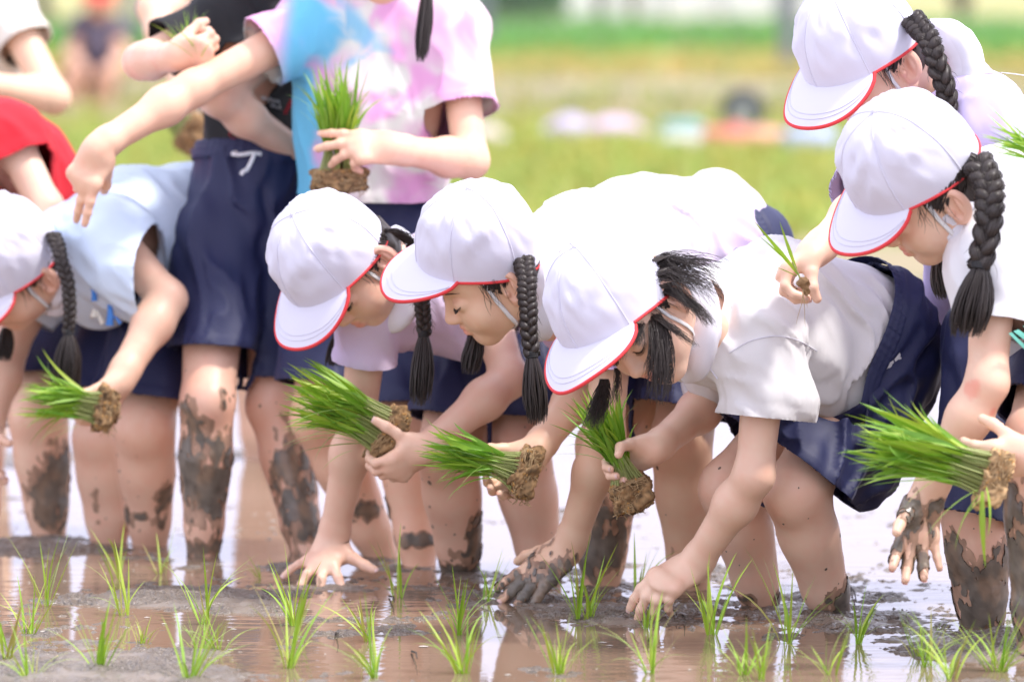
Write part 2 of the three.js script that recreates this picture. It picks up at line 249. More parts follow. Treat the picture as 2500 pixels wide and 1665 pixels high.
{
  const sheet = (f, x0, x1, z0, z1, nx, nz) => { const m = newMesh(); for (let j = 0; j <= nz; j++) for (let i = 0; i <= nx; i++) { const x = mix(x0, x1, i / nx), z = mix(z0, z1, j / nz); m.pos.push(x, f(x, z), z); m.nrm.push(0, 1, 0); } for (let j = 0; j < nz; j++) for (let i = 0; i < nx; i++) { const a = j * (nx + 1) + i; m.idx.push(a, a + nx + 1, a + 1, a + 1, a + nx + 1, a + nx + 2); } return renormal(m); };
  globalThis.fieldY = (x, z) => { const d = -z; return 0.1 * sstep(19.2, 20.4, d) + 0.04 * fbm(x * 0.5, 1, z * 0.5, 3) + 0.17 * sstep(31.6, 33.8, d) - 0.06; };
  const m = sheet(globalThis.fieldY, -60, 60, -140, -19.2, 160, 260);
  paint(m, (p) => { const d = -p[2], n = fbm(p[0] * 0.7, 2, p[2] * 0.7, 4), n2 = fbm(p[0] * 2.5, 5, p[2] * 2.5, 3); let c = [0.37 + 0.12 * n, 0.40 + 0.14 * n, 0.12]; const straw = sstep(0.02, 0.2, n2 + 0.15 * sstep(33, 37, d)); c = [mix(c[0], 0.46, straw), mix(c[1], 0.38, straw), mix(c[2], 0.17, straw)]; const soil = Math.max(sstep(22, 20, d + n * 1.5), sstep(31.3, 32, d + n2) * sstep(35.5, 34, d + n2)) * 0.8; return [mix(c[0], 0.27, soil), mix(c[1], 0.215, soil), mix(c[2], 0.15, soil)]; });
  part('grass_field', m, std(1, 1, 1, 0.95, { vertexColors: true }), scene).userData = { kind: 'structure', label: 'yellow green grass field beyond the paddy' };
  const tuft = (n, w, sp) => { const g = []; for (let i = 0; i < n; i++) { const b = geo(bladeGeo(w, rr(0.5, 1.4), 0, 4)); b.rotateY(i / n * 6.28 + rr(-0.5, 0.5)); b.translate(rr(-sp, sp), 0, rr(-sp, sp)); g.push(b); } return mergeGeometries(g); };
  const scatter = (name, label, n, gm, mat, zr, hr, test) => { const im = new THREE.InstancedMesh(gm, mat, n), M4 = new THREE.Matrix4(), q = new THREE.Quaternion(), c = new THREE.Color(); let k = 0, guard = 0; while (k < n && guard++ < n * 20) { const z = -mix(zr[0], zr[1], rnd()), x = rr(-1, 1) * (1.5 - z * 0.115); if (test && !test(x, z)) continue; const h = rr(...hr), w = h * rr(0.7, 1.2); q.setFromEuler(new THREE.Euler(0, rr(0, 6.28), 0)); M4.compose(new THREE.Vector3(x, globalThis.fieldY(x, z) - 0.01, z), q, new THREE.Vector3(w, h, w)); im.setMatrixAt(k, M4); const v = rr(0.75, 1.25), y = rr(0.7, 1.4); im.setColorAt(k, c.setRGB(v * y, v, v * 0.9)); k++; } im.count = k; im.name = name; im.castShadow = im.receiveShadow = true; im.userData = { kind: 'stuff', label, category: 'grass' }; scene.add(im); };
  scatter('short_grass', 'short yellow green grass on the far field', 14000, tuft(6, 0.05, 0.25), std(0.34, 0.40, 0.10, 0.8), [20.5, 33], [0.04, 0.13]);
  scatter('tall_weeds', 'tall green weeds along the far bank', 7000, tuft(7, 0.06, 0.3), std(0.15, 0.38, 0.09, 0.8), [38, 47], [0.06, 0.19], (x, z) => fbm(x * 0.35, 2, z * 0.35, 2) > -0.12);
  scatter('dry_weeds', 'straw coloured weeds on the far bank', 3500, tuft(6, 0.04, 0.3), std(0.44, 0.40, 0.15, 0.9), [33.8, 39], [0.05, 0.15]);
}
// ------------------------------------------------------------------ people
function islands(m, least = 10) {                     // the separate pieces of a mesh, small crumbs dropped
  const n = m.pos.length / 3, up = Int32Array.from({ length: n }, (_, i) => i), find = (i) => { while (up[i] !== i) { up[i] = up[up[i]]; i = up[i]; } return i; };
  for (let t = 0; t < m.idx.length; t += 3) { const a = find(m.idx[t]); up[find(m.idx[t + 1])] = a; up[find(m.idx[t + 2])] = a; }
  const by = new Map(); for (let t = 0; t < m.idx.length; t += 3) { const r = find(m.idx[t]); if (!by.has(r)) by.set(r, []); by.get(r).push(m.idx[t], m.idx[t + 1], m.idx[t + 2]); }
  const edges = new Map(); for (const e of m.edge ?? []) { const r = find(e[0]); if (!edges.has(r)) edges.set(r, []); edges.get(r).push(e); }
  const out = [];
  for (const [r, idx] of by) { if (idx.length < least * 3) continue; const map = new Map(), q = { pos: [], nrm: [], col: [], idx: [], edge: [] }, id = (i) => { if (!map.has(i)) { map.set(i, q.pos.length / 3); for (let c = 0; c < 3; c++) { q.pos.push(m.pos[i * 3 + c]); q.nrm.push(m.nrm[i * 3 + c]); q.col.push(m.col[i * 3 + c]); } } return map.get(i); }; q.idx = idx.map(id); for (const [a, b] of edges.get(r) ?? []) q.edge.push([id(a), id(b)]); out.push(q); }
  return out;
}
const M = {
  white: std(0.70, 0.69, 0.79, 0.9), red: std(0.72, 0.045, 0.05, 0.75), navy: phys(0.014, 0.018, 0.07, 0.62, { sheen: 0.5, sheenColor: new THREE.Color(0.35, 0.38, 0.6), sheenRoughness: 0.5 }),
  towel: std(0.79, 0.78, 0.85, 1), mud: phys(0.135, 0.105, 0.078, 0.32), hair: phys(0.042, 0.032, 0.028, 0.45, { specularIntensity: 0.8 }), hairTie: std(0.02, 0.02, 0.022, 0.8), strap: std(0.82, 0.82, 0.82, 0.7),
  lash: std(0.02, 0.014, 0.012, 0.7), nail: phys(0.78, 0.52, 0.47, 0.35), cord: std(0.8, 0.8, 0.82, 0.9), vcol: std(1, 1, 1, 0.9, { vertexColors: true }), mudc: phys(1, 1, 1, 0.3, { vertexColors: true }), mudf: phys(1, 1, 1, 0.5, { vertexColors: true }),
  skin: phys(1, 1, 1, 0.45, { vertexColors: true, sheen: 0.25, sheenColor: new THREE.Color(1, 0.75, 0.65), sheenRoughness: 0.6 }),
};
const HEADM = (h) => {                                // head field in its own frame; s scales everything
  const { c, fr, s } = h, P = (x, y, z) => loc(c, fr, x * s, y * s, z * s), out = [];
  const E = (x, y, z, a, b, d, k, sb, f2) => out.push(ell(P(x, y, z), f2 ?? fr, [a * s, b * s, d * s], k * s, sb));
  const C = (p, q, a, b, k) => out.push(cone(P(...p), P(...q), a * s, b * s, k * s));
  E(0, 0.034, -0.012, 0.073, 0.084, 0.088, 0.02);
  E(0, -0.03, 0.022, 0.059, 0.066, 0.062, 0.03);
  for (const q of [-1, 1]) { E(q * 0.034, -0.04, 0.046, 0.029, 0.03, 0.028, 0.024); C([q * 0.05, -0.05, -0.012], [q * 0.012, -0.086, 0.05], 0.019, 0.016, 0.03); }
  C([0, -0.05, -0.035], [0, -0.13, -0.05], 0.043, 0.042, 0.02);
  E(0, -0.088, 0.054, 0.017, 0.014, 0.015, 0.025);
  E(0, 0.04, 0.045, 0.05, 0.03, 0.034, 0.03);
  for (const q of [-1, 1]) { E(q * 0.031, -0.001, 0.093, 0.017, 0.011, 0.014, 0.02, 1); E(q * 0.031, -0.003, 0.066, 0.0175, 0.0145, 0.0165, 0.006); }
  C([0, 0.0, 0.079], [0, -0.03, 0.094], 0.0065, 0.0105, 0.014);
  for (const q of [-1, 1]) E(q * 0.0095, -0.0335, 0.087, 0.0075, 0.007, 0.009, 0.008);
  C([-0.014, -0.0555, 0.0775], [0.014, -0.0555, 0.0775], 0.0055, 0.0055, 0.008); E(0, -0.0545, 0.083, 0.011, 0.005, 0.006, 0.006);
  E(0, -0.0665, 0.0805, 0.014, 0.0062, 0.0075, 0.008); E(0, -0.0608, 0.0915, 0.017, 0.0016, 0.008, 0.003, 1);
  for (const q of [-1, 1]) {
    const f2 = frame(rotAbout(fr.f, fr.u, -q * 0.45), rotAbout(fr.u, fr.l, -0.2));
    const e0 = P(q * 0.077, -0.012, -0.016), EE = (x, y, z, a, b, d, k, sb) => out.push(ell(loc(e0, f2, q * x * s, y * s, z * s), f2, [a * s, b * s, d * s], k * s, sb));
    EE(0, 0, 0, 0.009, 0.031, 0.0205, 0.006); EE(-0.001, -0.024, 0.006, 0.0075, 0.0115, 0.0095, 0.006);
    EE(0.0085, 0.002, 0.003, 0.0095, 0.0235, 0.0135, 0.002, 1); EE(0.0015, -0.002, -0.004, 0.0055, 0.016, 0.004, 0.005); EE(0.004, -0.006, 0.0135, 0.0045, 0.006, 0.0045, 0.004);
  }
  return out;
};
function handField(w, h, E) {                         // w wrist, h {dir, pal, sg, curl[5], spread, s}, E elbow
  const s = h.s ?? 1, d = norm(h.dir), pl = norm(madd(h.pal, d, -dot(h.pal, d))), th = mul(cross(d, pl), h.sg), out = [], nails = [];
  const P = (x, y, z) => [0, 1, 2].map((i) => w[i] + (d[i] * x + th[i] * y + pl[i] * z) * s);      // along, thumbward, palmward
  const wr = madd(w, norm(sub(E, w)), 0.02);
  out.push(cone(wr, P(0.012, 0, 0), 0.0255 * s, 0.023 * s, 0.02));
  const fr = { l: th, u: d, f: pl };
  out.push(ell(P(0.042, 0.002, 0.001), fr, [0.0335 * s, 0.046 * s, 0.0145 * s], 0.018 * s));
  out.push(cone(P(0.065, 0.022, 0), P(0.063, -0.024, 0), 0.0115 * s, 0.0105 * s, 0.012 * s));
  out.push(ell(P(0.03, 0.021, 0.011), fr, [0.014 * s, 0.024 * s, 0.0115 * s], 0.012 * s));
  const Y = [0.0235, 0.008, -0.0075, -0.0215], X = [0.07, 0.073, 0.07, 0.063], Ls = [[0.034, 0.021, 0.018], [0.037, 0.024, 0.019], [0.034, 0.022, 0.018], [0.026, 0.017, 0.016]], R = [0.0088, 0.009, 0.0085, 0.0076];
  for (let f = 0; f < 4; f++) {
    const cv = h.curl[f + 1], c = Array.isArray(cv) ? cv : [cv * 1.35, cv * 1.6, cv * 1.0], sp = (h.spread ?? 0.06) * (1.5 - f) * (1 - 0.6 * clamp(c[0], 0, 1));
    let p = P(X[f] - 0.008, Y[f], 0), dir = norm(add(d, mul(th, Math.tan(sp)))), a = 0; const ax = norm(cross(dir, pl)), d0 = dir;
    for (let j = 0; j < 3; j++) {
      a += c[j]; dir = rotAbout(d0, ax, a); const q = madd(p, dir, Ls[f][j] * s), r0 = R[f] * (1 - j * 0.07) * s, r1 = R[f] * (1 - (j + 1) * 0.07) * s;
      out.push(cone(p, q, r0, r1, j ? 0.004 * s : 0.009 * s)); p = q;
    }
    nails.push([p, dir, rotAbout(mul(pl, -1), ax, a), R[f] * 0.8 * s, th]);
  }
  const t = h.thumb ?? [0.75, 0.35, 0.3];                // out, in toward the palm, bend
  let dir = norm(add(add(mul(d, 1 - t[0] * 0.55), mul(th, t[0])), mul(pl, t[1]))), p = P(0.014, 0.018, 0.006), ax = norm(cross(dir, madd(pl, th, -0.6)));
  for (let j = 0; j < 3; j++) { const q = madd(p, dir, [0.036, 0.027, 0.021][j] * s), R0 = [0.0135, 0.0105, 0.0095, 0.008]; out.push(cone(p, q, R0[j] * s, R0[j + 1] * s, j ? 0.005 * s : 0.016 * s)); p = q; if (j < 2) dir = rotAbout(dir, ax, t[2] * (j ? 1.2 : 0.6)); }
  nails.push([p, dir, norm(madd(madd(mul(pl, -1), th, 0.5), dir, 0)), 0.0075 * s, th]);
  return { prims: out, nails, P };
}
function strandTo(m, p, q, bend, r, n = 8, wob = 0.004) { const mid = add(lerp(p, q, 0.5), bend), P = []; const ph = rr(0, 9); for (let i = 0; i <= n; i++) { const t = i / n, a = lerp(p, mid, t), b = lerp(mid, q, t), c = lerp(a, b, t); P.push([c[0] + wob * t * Math.sin(t * 5 + ph), c[1], c[2] + wob * t * Math.cos(t * 4 + ph * 2)]); } tube(m, P, (t) => r * (1 - 0.75 * t * t), 3); }
// three plaited strands along a path, then a loose tail
function braid(path, r0, turns, tail, tw, opt = {}) {
  const m = newMesh(), n = Math.max(4, Math.round(turns * 18)), C = curve(path, n); let U = null; const fr = [];
  for (let i = 0; i <= n; i++) { const T = norm(sub(C[Math.min(i + 1, n)], C[Math.max(i - 1, 0)])); if (!U) U = norm(cross(T, [0, 0, 1])); U = norm(madd(U, T, -dot(U, T))); fr.push([T, U, cross(T, U)]); }
  if (turns > 0) for (let k = 0; k < 3; k++) {
    const P = [], X = [];
    for (let i = 0; i <= n; i++) { const t = i / n, ph = (k / 3 + t * turns + 0.07 * Math.sin(t * 9 + r0 * 900)) * Math.PI * 2, r = r0 * mix(1, 0.72, t) * (1 + 0.14 * Math.sin(t * 13 + k * 2 + r0 * 500)); P.push(madd(madd(C[i], fr[i][1], r * 0.72 * Math.sin(ph)), fr[i][2], r * 0.5 * Math.sin(2 * ph))); }
    tube(m, P, (t) => r0 * mix(1, 0.78, t) * 0.6, 10, 0.85, fr[0][1]);
    for (let j = 0; j < 16; j++) {                     // single hairs that ride on the strand
      const a0 = j / 16 * Math.PI * 2 + rr(-0.2, 0.2), Q = P.map((p, i) => { const t = i / n, r = r0 * mix(1, 0.78, t) * 0.6; const T = norm(sub(P[Math.min(i + 1, n)], P[Math.max(i - 1, 0)])); let u = norm(madd(fr[i][1], T, -dot(fr[i][1], T))); const w = cross(T, u), a = a0 + i * 0.02; return madd(madd(p, u, Math.cos(a) * r), w, Math.sin(a) * r * 0.85); });
      tube(m, Q, r0 * 0.06, 3);
    }
  }
  if (turns > 0) for (let i = 0; i < 46; i++) { const j = Math.floor(rnd() * n), a = rr(0, 6.28), o = madd(mul(fr[j][1], Math.cos(a)), fr[j][2], Math.sin(a)), p = madd(C[j], o, r0 * 0.9), q = madd(madd(p, o, rr(0.003, 0.014)), fr[j][0], rr(0.008, 0.03)); strandTo(m, p, q, mul(o, 0.004), 0.00045, 5, 0.002); }
  const e = C[n], T = turns > 0 ? fr[n][0] : norm(sub(path[path.length - 1], path[0])), n2 = opt.hairs ?? 110;
  for (let i = 0; i < n2; i++) { const a = rr(0, 6.28), q = Math.sqrt(rnd()), o = [Math.cos(a) * q, 0, Math.sin(a) * q], L = rr(0.78, 1.04); strandTo(m, madd(e, o, r0 * 0.5), add(lerp(e, tail, L), mul(o, tw * mix(0.7, 1, rnd()))), madd(mul(o, tw * 0.75), T, len(sub(tail, e)) * 0.06), 0.0021, 6, 0.002); }
  return { m, end: e, T };
}
const ringMesh = (c, axis, r, t, n = 20) => { const m = newMesh(), fr = frame(axis, Math.abs(axis[1]) < 0.9 ? [0, 1, 0] : [1, 0, 0]), P = []; for (let i = 0; i <= n; i++) { const a = i / n * Math.PI * 2; P.push(loc(c, fr, Math.cos(a) * r, Math.sin(a) * r, 0)); } tube(m, P, t, 6); return m; };

function makeCap(person, cap) {
  const c = at(cap.c), fr = frame(cap.f, cap.u), s = cap.s, N = cap.seed ?? 1, L = (p) => loc(c, fr, p[0] * s, p[1] * s, p[2] * s);
  const edgeY = (a) => -0.006 - 0.016 * sstep(1.2, 2.6, Math.abs(a)) + 0.006 * Math.cos(a);
  const dome = (a, t) => {                              // a azimuth from the brow, t 0 edge .. 1 apex
    const ph = t * Math.PI / 2, cx = Math.pow(Math.cos(ph), 0.74), sy = Math.pow(Math.sin(ph), 0.9), seam = Math.pow(1 - Math.abs(Math.sin(3 * a)), 3), mid = Math.sin(Math.PI * Math.min(1, t * 1.1));
    const ca = Math.cos(a), sa = Math.sin(a), pf = 1 + 0.05 * Math.sin(Math.PI * t) - 0.045 * seam * mid;
    const wr = fbm(sa * 3 + N * 7, t * 2.5, ca * 3 + N, 3) * 0.009 * mid + 0.0022 * mid * Math.sin(t * 17 + fbm(sa * 2, ca * 2, N * 3, 2) * 9) * sstep(0.2, 0.9, Math.abs(Math.sin(3 * a)));
    return [sa * 0.0915 * cx * pf + sa * wr, mix(edgeY(a), 0.121, sy) + wr * 0.4, ca * (ca > 0 ? 0.106 : 0.106) * cx * pf + ca * wr - 0.004 * t];
  };
  const fabric = cap.red ? M.red : M.white, g = new THREE.Group(); g.name = 'cap'; g.base = person.base; person.add(g);
  for (let k = 0; k < 6; k++) {
    const m = newMesh(), na = 16, nt = 26, a0 = k * Math.PI / 3;
    for (let j = 0; j <= nt; j++) for (let i = 0; i <= na; i++) { m.pos.push(...L(dome(a0 + i / na * Math.PI / 3, Math.min(1, j / nt * 0.999)))); m.nrm.push(0, 1, 0); }
    for (let j = 0; j < nt; j++) for (let i = 0; i < na; i++) { const a = j * (na + 1) + i; m.idx.push(a, a + 1, a + na + 1, a + 1, a + na + 2, a + na + 1); }
    renormal(m); part('panel', m, fabric, g);
    const P = []; for (let j = 0; j <= 24; j++) { const q = dome(a0, j / 24 * 0.995); P.push(L([q[0] * 1.004, q[1] + 0.0006, q[2] * 1.004])); } part('seam', tube(newMesh(), P, 0.0011 * s, 5), fabric, g);
  }
  part('button', new THREE.SphereGeometry(0.0055 * s, 10, 6).applyMatrix4(new THREE.Matrix4().makeTranslation(...L([0, 0.1215, -0.004]))), fabric, g);
  // brim
  const BA = 1.12, brim = (q, t) => { const a = q * BA, e = dome(a, 0), w = 0.066 * Math.pow(Math.max(0, Math.cos(q * Math.PI / 2)), 0.62), o = norm([Math.sin(a) * 0.55, 0, Math.cos(a)]); return [e[0] + o[0] * w * t, e[1] - 0.021 * t * (w / 0.066) - 0.012 * t * t * (w / 0.066) - 0.004 * Math.sin(q * 5 + N) * t, e[2] + o[2] * w * t]; };
  for (const under of [0, 1]) {
    const m = newMesh(), na = 44, nt = 10;
    for (let j = 0; j <= nt; j++) for (let i = 0; i <= na; i++) { const q = i / na * 2 - 1, p = brim(q, j / nt); m.pos.push(...L([p[0], p[1] - under * 0.0045, p[2]])); m.nrm.push(0, 1, 0); }
    for (let j = 0; j < nt; j++) for (let i = 0; i < na; i++) { const a = j * (na + 1) + i; m.idx.push(a, a + na + 1, a + 1, a + 1, a + na + 1, a + na + 2); }
    renormal(m); part(under ? 'brim_lining' : 'brim', m, under ? M.red : fabric, g);
  }
  { const P = []; for (let i = 0; i <= 50; i++) { const p = brim(i / 25 - 1, 1.01); P.push(L([p[0], p[1] - 0.0024, p[2]])); } part('brim_piping', tube(newMesh(), P, 0.0034 * s, 6), M.red, g); }
  for (const t of [0.72, 0.84]) { const P = []; for (let i = 0; i <= 40; i++) { const p = brim((i / 20 - 1) * 0.93, t); P.push(L([p[0], p[1] + 0.0007, p[2]])); } part('stitching', tube(newMesh(), P, 0.0006 * s, 4), fabric, g); }
  { const P = []; for (let i = 0; i <= 60; i++) { const a = BA + (2 * Math.PI - 2 * BA) * i / 60, p = dome(a, 0); P.push(L([p[0] * 1.0, p[1] - 0.002, p[2] * 1.0])); } part('edge_piping', tube(newMesh(), P, 0.0028 * s, 6), M.red, g); }
  return g;
}
const PEOPLE = [];
function person(id, label, o) {
  const J = {}; for (const k of Object.keys(o.j)) J[k] = at(o.j[k]);
  const base = [J.P[0], 0, J.P[2]], person = thing('person', label, 'person', base, 'children planting rice');
  PEOPLE.push(person);
  const sk = o.skin ?? [0.66, 0.43, 0.335], R = o.r ?? 1, LR = o.lr ?? 0.95, fine = o.cell ?? 1;
  const hd = { c: at(o.head.c), fr: frame(o.head.f, o.head.u), s: o.head.s ?? 1.1 };
  const neckTop = loc(hd.c, hd.fr, 0, -0.07 * hd.s, -0.035 * hd.s);
  const up = norm(sub(neckTop, J.N)), spine = norm(sub(J.P, J.N)), mid = o.j.mid ? J.mid : lerp(J.N, J.P, 0.5);
  // --- skin
  const bodyP = [], armOf = {}, hands = {};
  bodyP.push(cone(J.N, mid, 0.058, 0.078, 0.04), cone(mid, J.P, 0.078, 0.085, 0.04), cone(lerp(J.S1, J.N, 0.15), lerp(J.S2, J.N, 0.15), 0.043, 0.043, 0.04), cone(J.H1, J.H2, 0.078, 0.078, 0.04));
  for (const q of ['1', '2']) {
    const S = J['S' + q], E = J['E' + q], W = J['W' + q], H = J['H' + q], K = J['K' + q], A = J['A' + q];
    bodyP.push(cone(lerp(S, J.N, 0.3), lerp(lerp(J.N, J.P, 0.85), H, 0.5), 0.05, 0.066, 0.05));
    const arm = [cone(S, E, 0.041 * R, 0.0335 * R, 0.03), cone(E, lerp(E, W, 0.3), 0.034 * R, 0.0355 * R, 0.025), cone(lerp(E, W, 0.3), W, 0.0355 * R, 0.0265 * R, 0.03)];
    bodyP.push(...arm); armOf[q] = arm;
    const ank = madd(A, norm(sub(A, K)), 0.09); ank[1] = Math.min(ank[1], -0.07);
    const calf = madd(lerp(K, A, 0.42), norm(madd(sub(A, K), norm(sub(H, K)), 1)), 0);
    const shin = norm(sub(A, K)), back = norm(madd(sub(H, K), shin, -dot(sub(H, K), shin)));       // the thigh side of the knee is the back of the shin
    bodyP.push(cone(H, K, 0.081 * LR, 0.06 * LR, 0.04), cone(K, lerp(K, A, 0.35), 0.055 * LR, 0.05 * LR, 0.03), cone(madd(lerp(K, A, 0.22), back, 0.008), madd(lerp(K, A, 0.6), back, 0.008), 0.047 * LR, 0.046 * LR, 0.04), cone(lerp(K, A, 0.35), lerp(K, A, 0.8), 0.05 * LR, 0.041 * LR, 0.03), cone(lerp(K, A, 0.8), ank, 0.041 * LR, 0.033 * LR, 0.03), cone(ank, add(ank, [-0.1, -0.04, 0.05]), 0.03, 0.022, 0.02));
    if (o.knee !== 0) bodyP.push(ell(madd(K, back, -0.018), frame(back, shin), [0.034 * LR, 0.04 * LR, 0.04 * LR], 0.03));
  }
  for (const q of ['1', '2']) if (!o['h' + q]) { const ax = norm(sub(J['W' + q], J['E' + q])); o['h' + q] = { dir: ax, pal: cross(ax, [0, 0.2, q === '1' ? 1 : -1]), sg: q === '1' ? -1 : 1, curl: [0, 0.3, 0.35, 0.4, 0.45] }; }
  for (const q of ['1', '2']) if (o['h' + q]) { hands[q] = handField(J['W' + q], o['h' + q], J['E' + q]); }
  let body = meshField([...bodyP, ...Object.values(hands).flatMap((h) => h.prims.slice(0, 4))], (o.bodyCell ?? 0.0065) * fine);
  const pieces = [], nails = [];
  for (const q of ['1', '2']) {
    const h = o['h' + q]; if (!h) continue;
    const E = J['E' + q], W = J['W' + q], ax = norm(sub(W, E)), cp = madd(W, ax, -0.012), H = hands[q];
    body = clip(body, (x, y, z) => { const d = [x - cp[0], y - cp[1], z - cp[2]], a = dot(d, ax); return len(d) < 0.075 && a > -0.03 ? a : -1; });
    const hp = [cone(lerp(E, W, 0.6), W, mix(0.0355, 0.0265, 0.43) * R, 0.0265 * R, 0.03), ...H.prims];
    let hm = meshField(hp, 0.0032 * fine);
    hm = clip(hm, (x, y, z) => { const d = [x - cp[0], y - cp[1], z - cp[2]], a = dot(d, ax); return len(d) < 0.075 ? -a : -1; });
    pieces.push(hm);
    for (const [p, d, n, r] of H.nails) { const nailM = newMesh(), g = cross(d, n), c = madd(madd(p, n, r * 0.78), d, r * 0.2); for (let j = 0; j <= 4; j++) for (let i = 0; i <= 4; i++) { const u = i / 2 - 1, v = j / 2 - 1, k = Math.sqrt(Math.max(0, 1 - u * u * 0.75)), z = -u * u * r * 0.45 - Math.max(0, v) ** 2 * r * 0.25 + r * 0.14; nailM.pos.push(...madd(madd(madd(c, g, u * r * 0.8), d, v * r * 0.95 * (0.8 + 0.2 * k)), n, z)); nailM.nrm.push(...n); } for (let j = 0; j < 4; j++) for (let i = 0; i < 4; i++) { const a = j * 5 + i; nailM.idx.push(a, a + 1, a + 5, a + 1, a + 6, a + 5); } nails.push(renormal(nailM)); }
  }
  const headP = HEADM(hd); headP.push(cone(neckTop, J.N, 0.042, 0.05, 0.02));
  const headM = meshField(headP, 0.0031 * fine);
  const hl = (p) => { const d = sub(p, hd.c); return [dot(d, hd.fr.l) / hd.s, dot(d, hd.fr.u) / hd.s, dot(d, hd.fr.f) / hd.s]; };
  const tone = (p, k = 1) => { const n = 1 + 0.07 * fbm(p[0] * 14, p[1] * 14, p[2] * 14, 3), w = fbm(p[0] * 26 + 5, p[1] * 26, p[2] * 26, 3) + 0.6 * fbm(p[0] * 75, p[1] * 75 + 3, p[2] * 75, 2); return [sk[0] * n * k, sk[1] * n * k * (1 - 0.13 * w), sk[2] * n * k * (1 - 0.15 * w)]; };
  paint(headM, (p) => { const h = hl(p), c = tone(p), lip = (1 - sstep(0.010, 0.019, Math.abs(h[0]))) * (1 - sstep(0.0085, 0.0125, Math.abs(h[1] + 0.0608))) * sstep(0.074, 0.079, h[2]), ear = sstep(0.07, 0.078, Math.abs(h[0])) * sstep(0.02, 0.0, h[2]); const a = mix(0, 1, clamp(lip, 0, 1)), b = 0.5 * ear; return [c[0], mix(c[1], c[1] * 0.7, Math.max(a, b * 0.6)), mix(c[2], c[2] * 0.76, Math.max(a, b * 0.6))]; });
  const knees = ['1', '2'].map((q) => J['K' + q]);
  paint(body, (p) => { const c = tone(p); let r = 0; for (const k of knees) r = Math.max(r, 1 - len(sub(p, k)) / 0.085); for (const [q, rad] of (o.marks ?? [])) { const d = len(sub(p, at(q))) / rad + 0.5 * fbm(p[0] * 60, p[1] * 60, p[2] * 60, 2); if (d < 1) r = Math.max(r, 2.4 * sstep(1, 0.6, d)); } r = clamp(r, 0, 2.4); return [c[0], c[1] * (1 - 0.13 * r), c[2] * (1 - 0.13 * r)]; });
  for (const h of pieces) paint(h, (p) => tone(p));
  const whole = join(body, headM, ...pieces);
  const bodyMesh = part('body', whole, M.skin, person);
  for (const n of nails) part('fingernail', n, M.nail, bodyMesh);
  // --- face lines
  const faceAt = (x, y) => { let z = 0.13; for (let i = 0; i < 60; i++) { const p = loc(hd.c, hd.fr, x * hd.s, y * hd.s, z * hd.s), d = fieldAt(headP, ...p); if (d < 0.0004) break; z -= Math.max(0.0004, d * 0.7) / hd.s; } return loc(hd.c, hd.fr, x * hd.s, y * hd.s, (z + 0.0006) * hd.s); };
  for (const q of [-1, 1]) {
    const lash = [], brow = [];
    for (let i = 0; i <= 10; i++) { const t = i / 10; lash.push(faceAt(q * mix(0.0165, 0.047, t), -0.0045 - 0.0055 * Math.sin(Math.PI * t) + 0.003 * t)); brow.push(faceAt(q * mix(0.014, 0.05, t), 0.0185 + 0.005 * Math.sin(Math.PI * t * 0.8))); }
    const m = newMesh(); tube(m, lash, (t) => 0.0011 * (0.5 + Math.sin(Math.PI * Math.min(1, t * 1.1)) * 0.8), 5);
    for (let i = 2; i <= 10; i++) for (let j = 0; j < 2; j++) { const p = lerp(lash[i], lash[i - 1], j / 2); strandTo(m, p, loc(p, hd.fr, q * 0.003 * (i / 10), -0.004, 0.0055), mul(hd.fr.u, -0.001), 0.0006, 3, 0); }
    part('eyelashes', m, M.lash, bodyMesh); part('eyebrow', tube(newMesh(), brow, (t) => 0.0022 * Math.sin(Math.PI * mix(0.15, 0.95, t)), 5, 0.5), M.lash, bodyMesh);
  }
  // --- mud on the skin
  if (o.mud) {
    const blobs = o.mud.map(([p, r, a]) => [at(p), r, a ?? 1]), m = newMesh();
    const mudMask = (x, y, z) => {
      let v = -1; for (const [c, r, a] of blobs) { const d = Math.hypot(x - c[0], (y - c[1]) / a, z - c[2]); if (d < r * 2.4) v = Math.max(v, 1 - d / r); }
      return v < -0.95 ? -9 : v + 1.3 * fbm(x * 28 + 3, y * 14, z * 28, 3) + 1.5 * fbm(x * 85, y * 38, z * 85, 2);
    };
    const film = clip(whole, (x, y, z) => -(mudMask(x, y, z) + 0.42 + 0.9 * fbm(x * 60, y * 22, z * 60 + 7, 3)));
    for (let i = 0; i < film.pos.length; i++) film.pos[i] += film.nrm[i] * 0.0008;
    paint(film, (p) => { const n = 1 + 0.8 * fbm(p[0] * 70, p[1] * 30, p[2] * 70, 3); return [0.43 * n, 0.265 * n, 0.18 * n]; });
    for (const isl of islands(film, 14)) part('mud_smear', renormal(isl), M.mudf, bodyMesh);
    const masked = clip(whole, (x, y, z) => -mudMask(x, y, z));
    for (let i = 0; i < masked.pos.length; i += 3) { const l = 0.0019 + 0.0026 * (0.5 + fbm(masked.pos[i] * 120, masked.pos[i + 1] * 120, masked.pos[i + 2] * 120, 2)); for (let c = 0; c < 3; c++) masked.pos[i + c] += masked.nrm[i + c] * l; }
    paint(masked, (p) => { const n = 1 + 0.9 * fbm(p[0] * 60, p[1] * 40, p[2] * 60, 3), b = sstep(-0.02, 0.28, fbm(p[0] * 26, p[1] * 12, p[2] * 26 + 4, 3)); return [mix(0.16, 0.25, b) * n, mix(0.135, 0.175, b) * n, mix(0.108, 0.12, b) * n]; });
    if (masked.idx.length) { renormal(masked); for (const isl of islands(masked)) { hem(isl, 0.004); part('mud_patch', isl, M.mudc, bodyMesh); } }
    const legs = [], arms = [...armOf['1'], ...armOf['2']]; for (let i = 0; i < body.pos.length / 3; i++) { const y = body.pos[i * 3 + 1]; if (y > 0.02 && y < 0.42 && fieldAt(arms, body.pos[i * 3], y, body.pos[i * 3 + 2]) > 0.03) legs.push(i); }
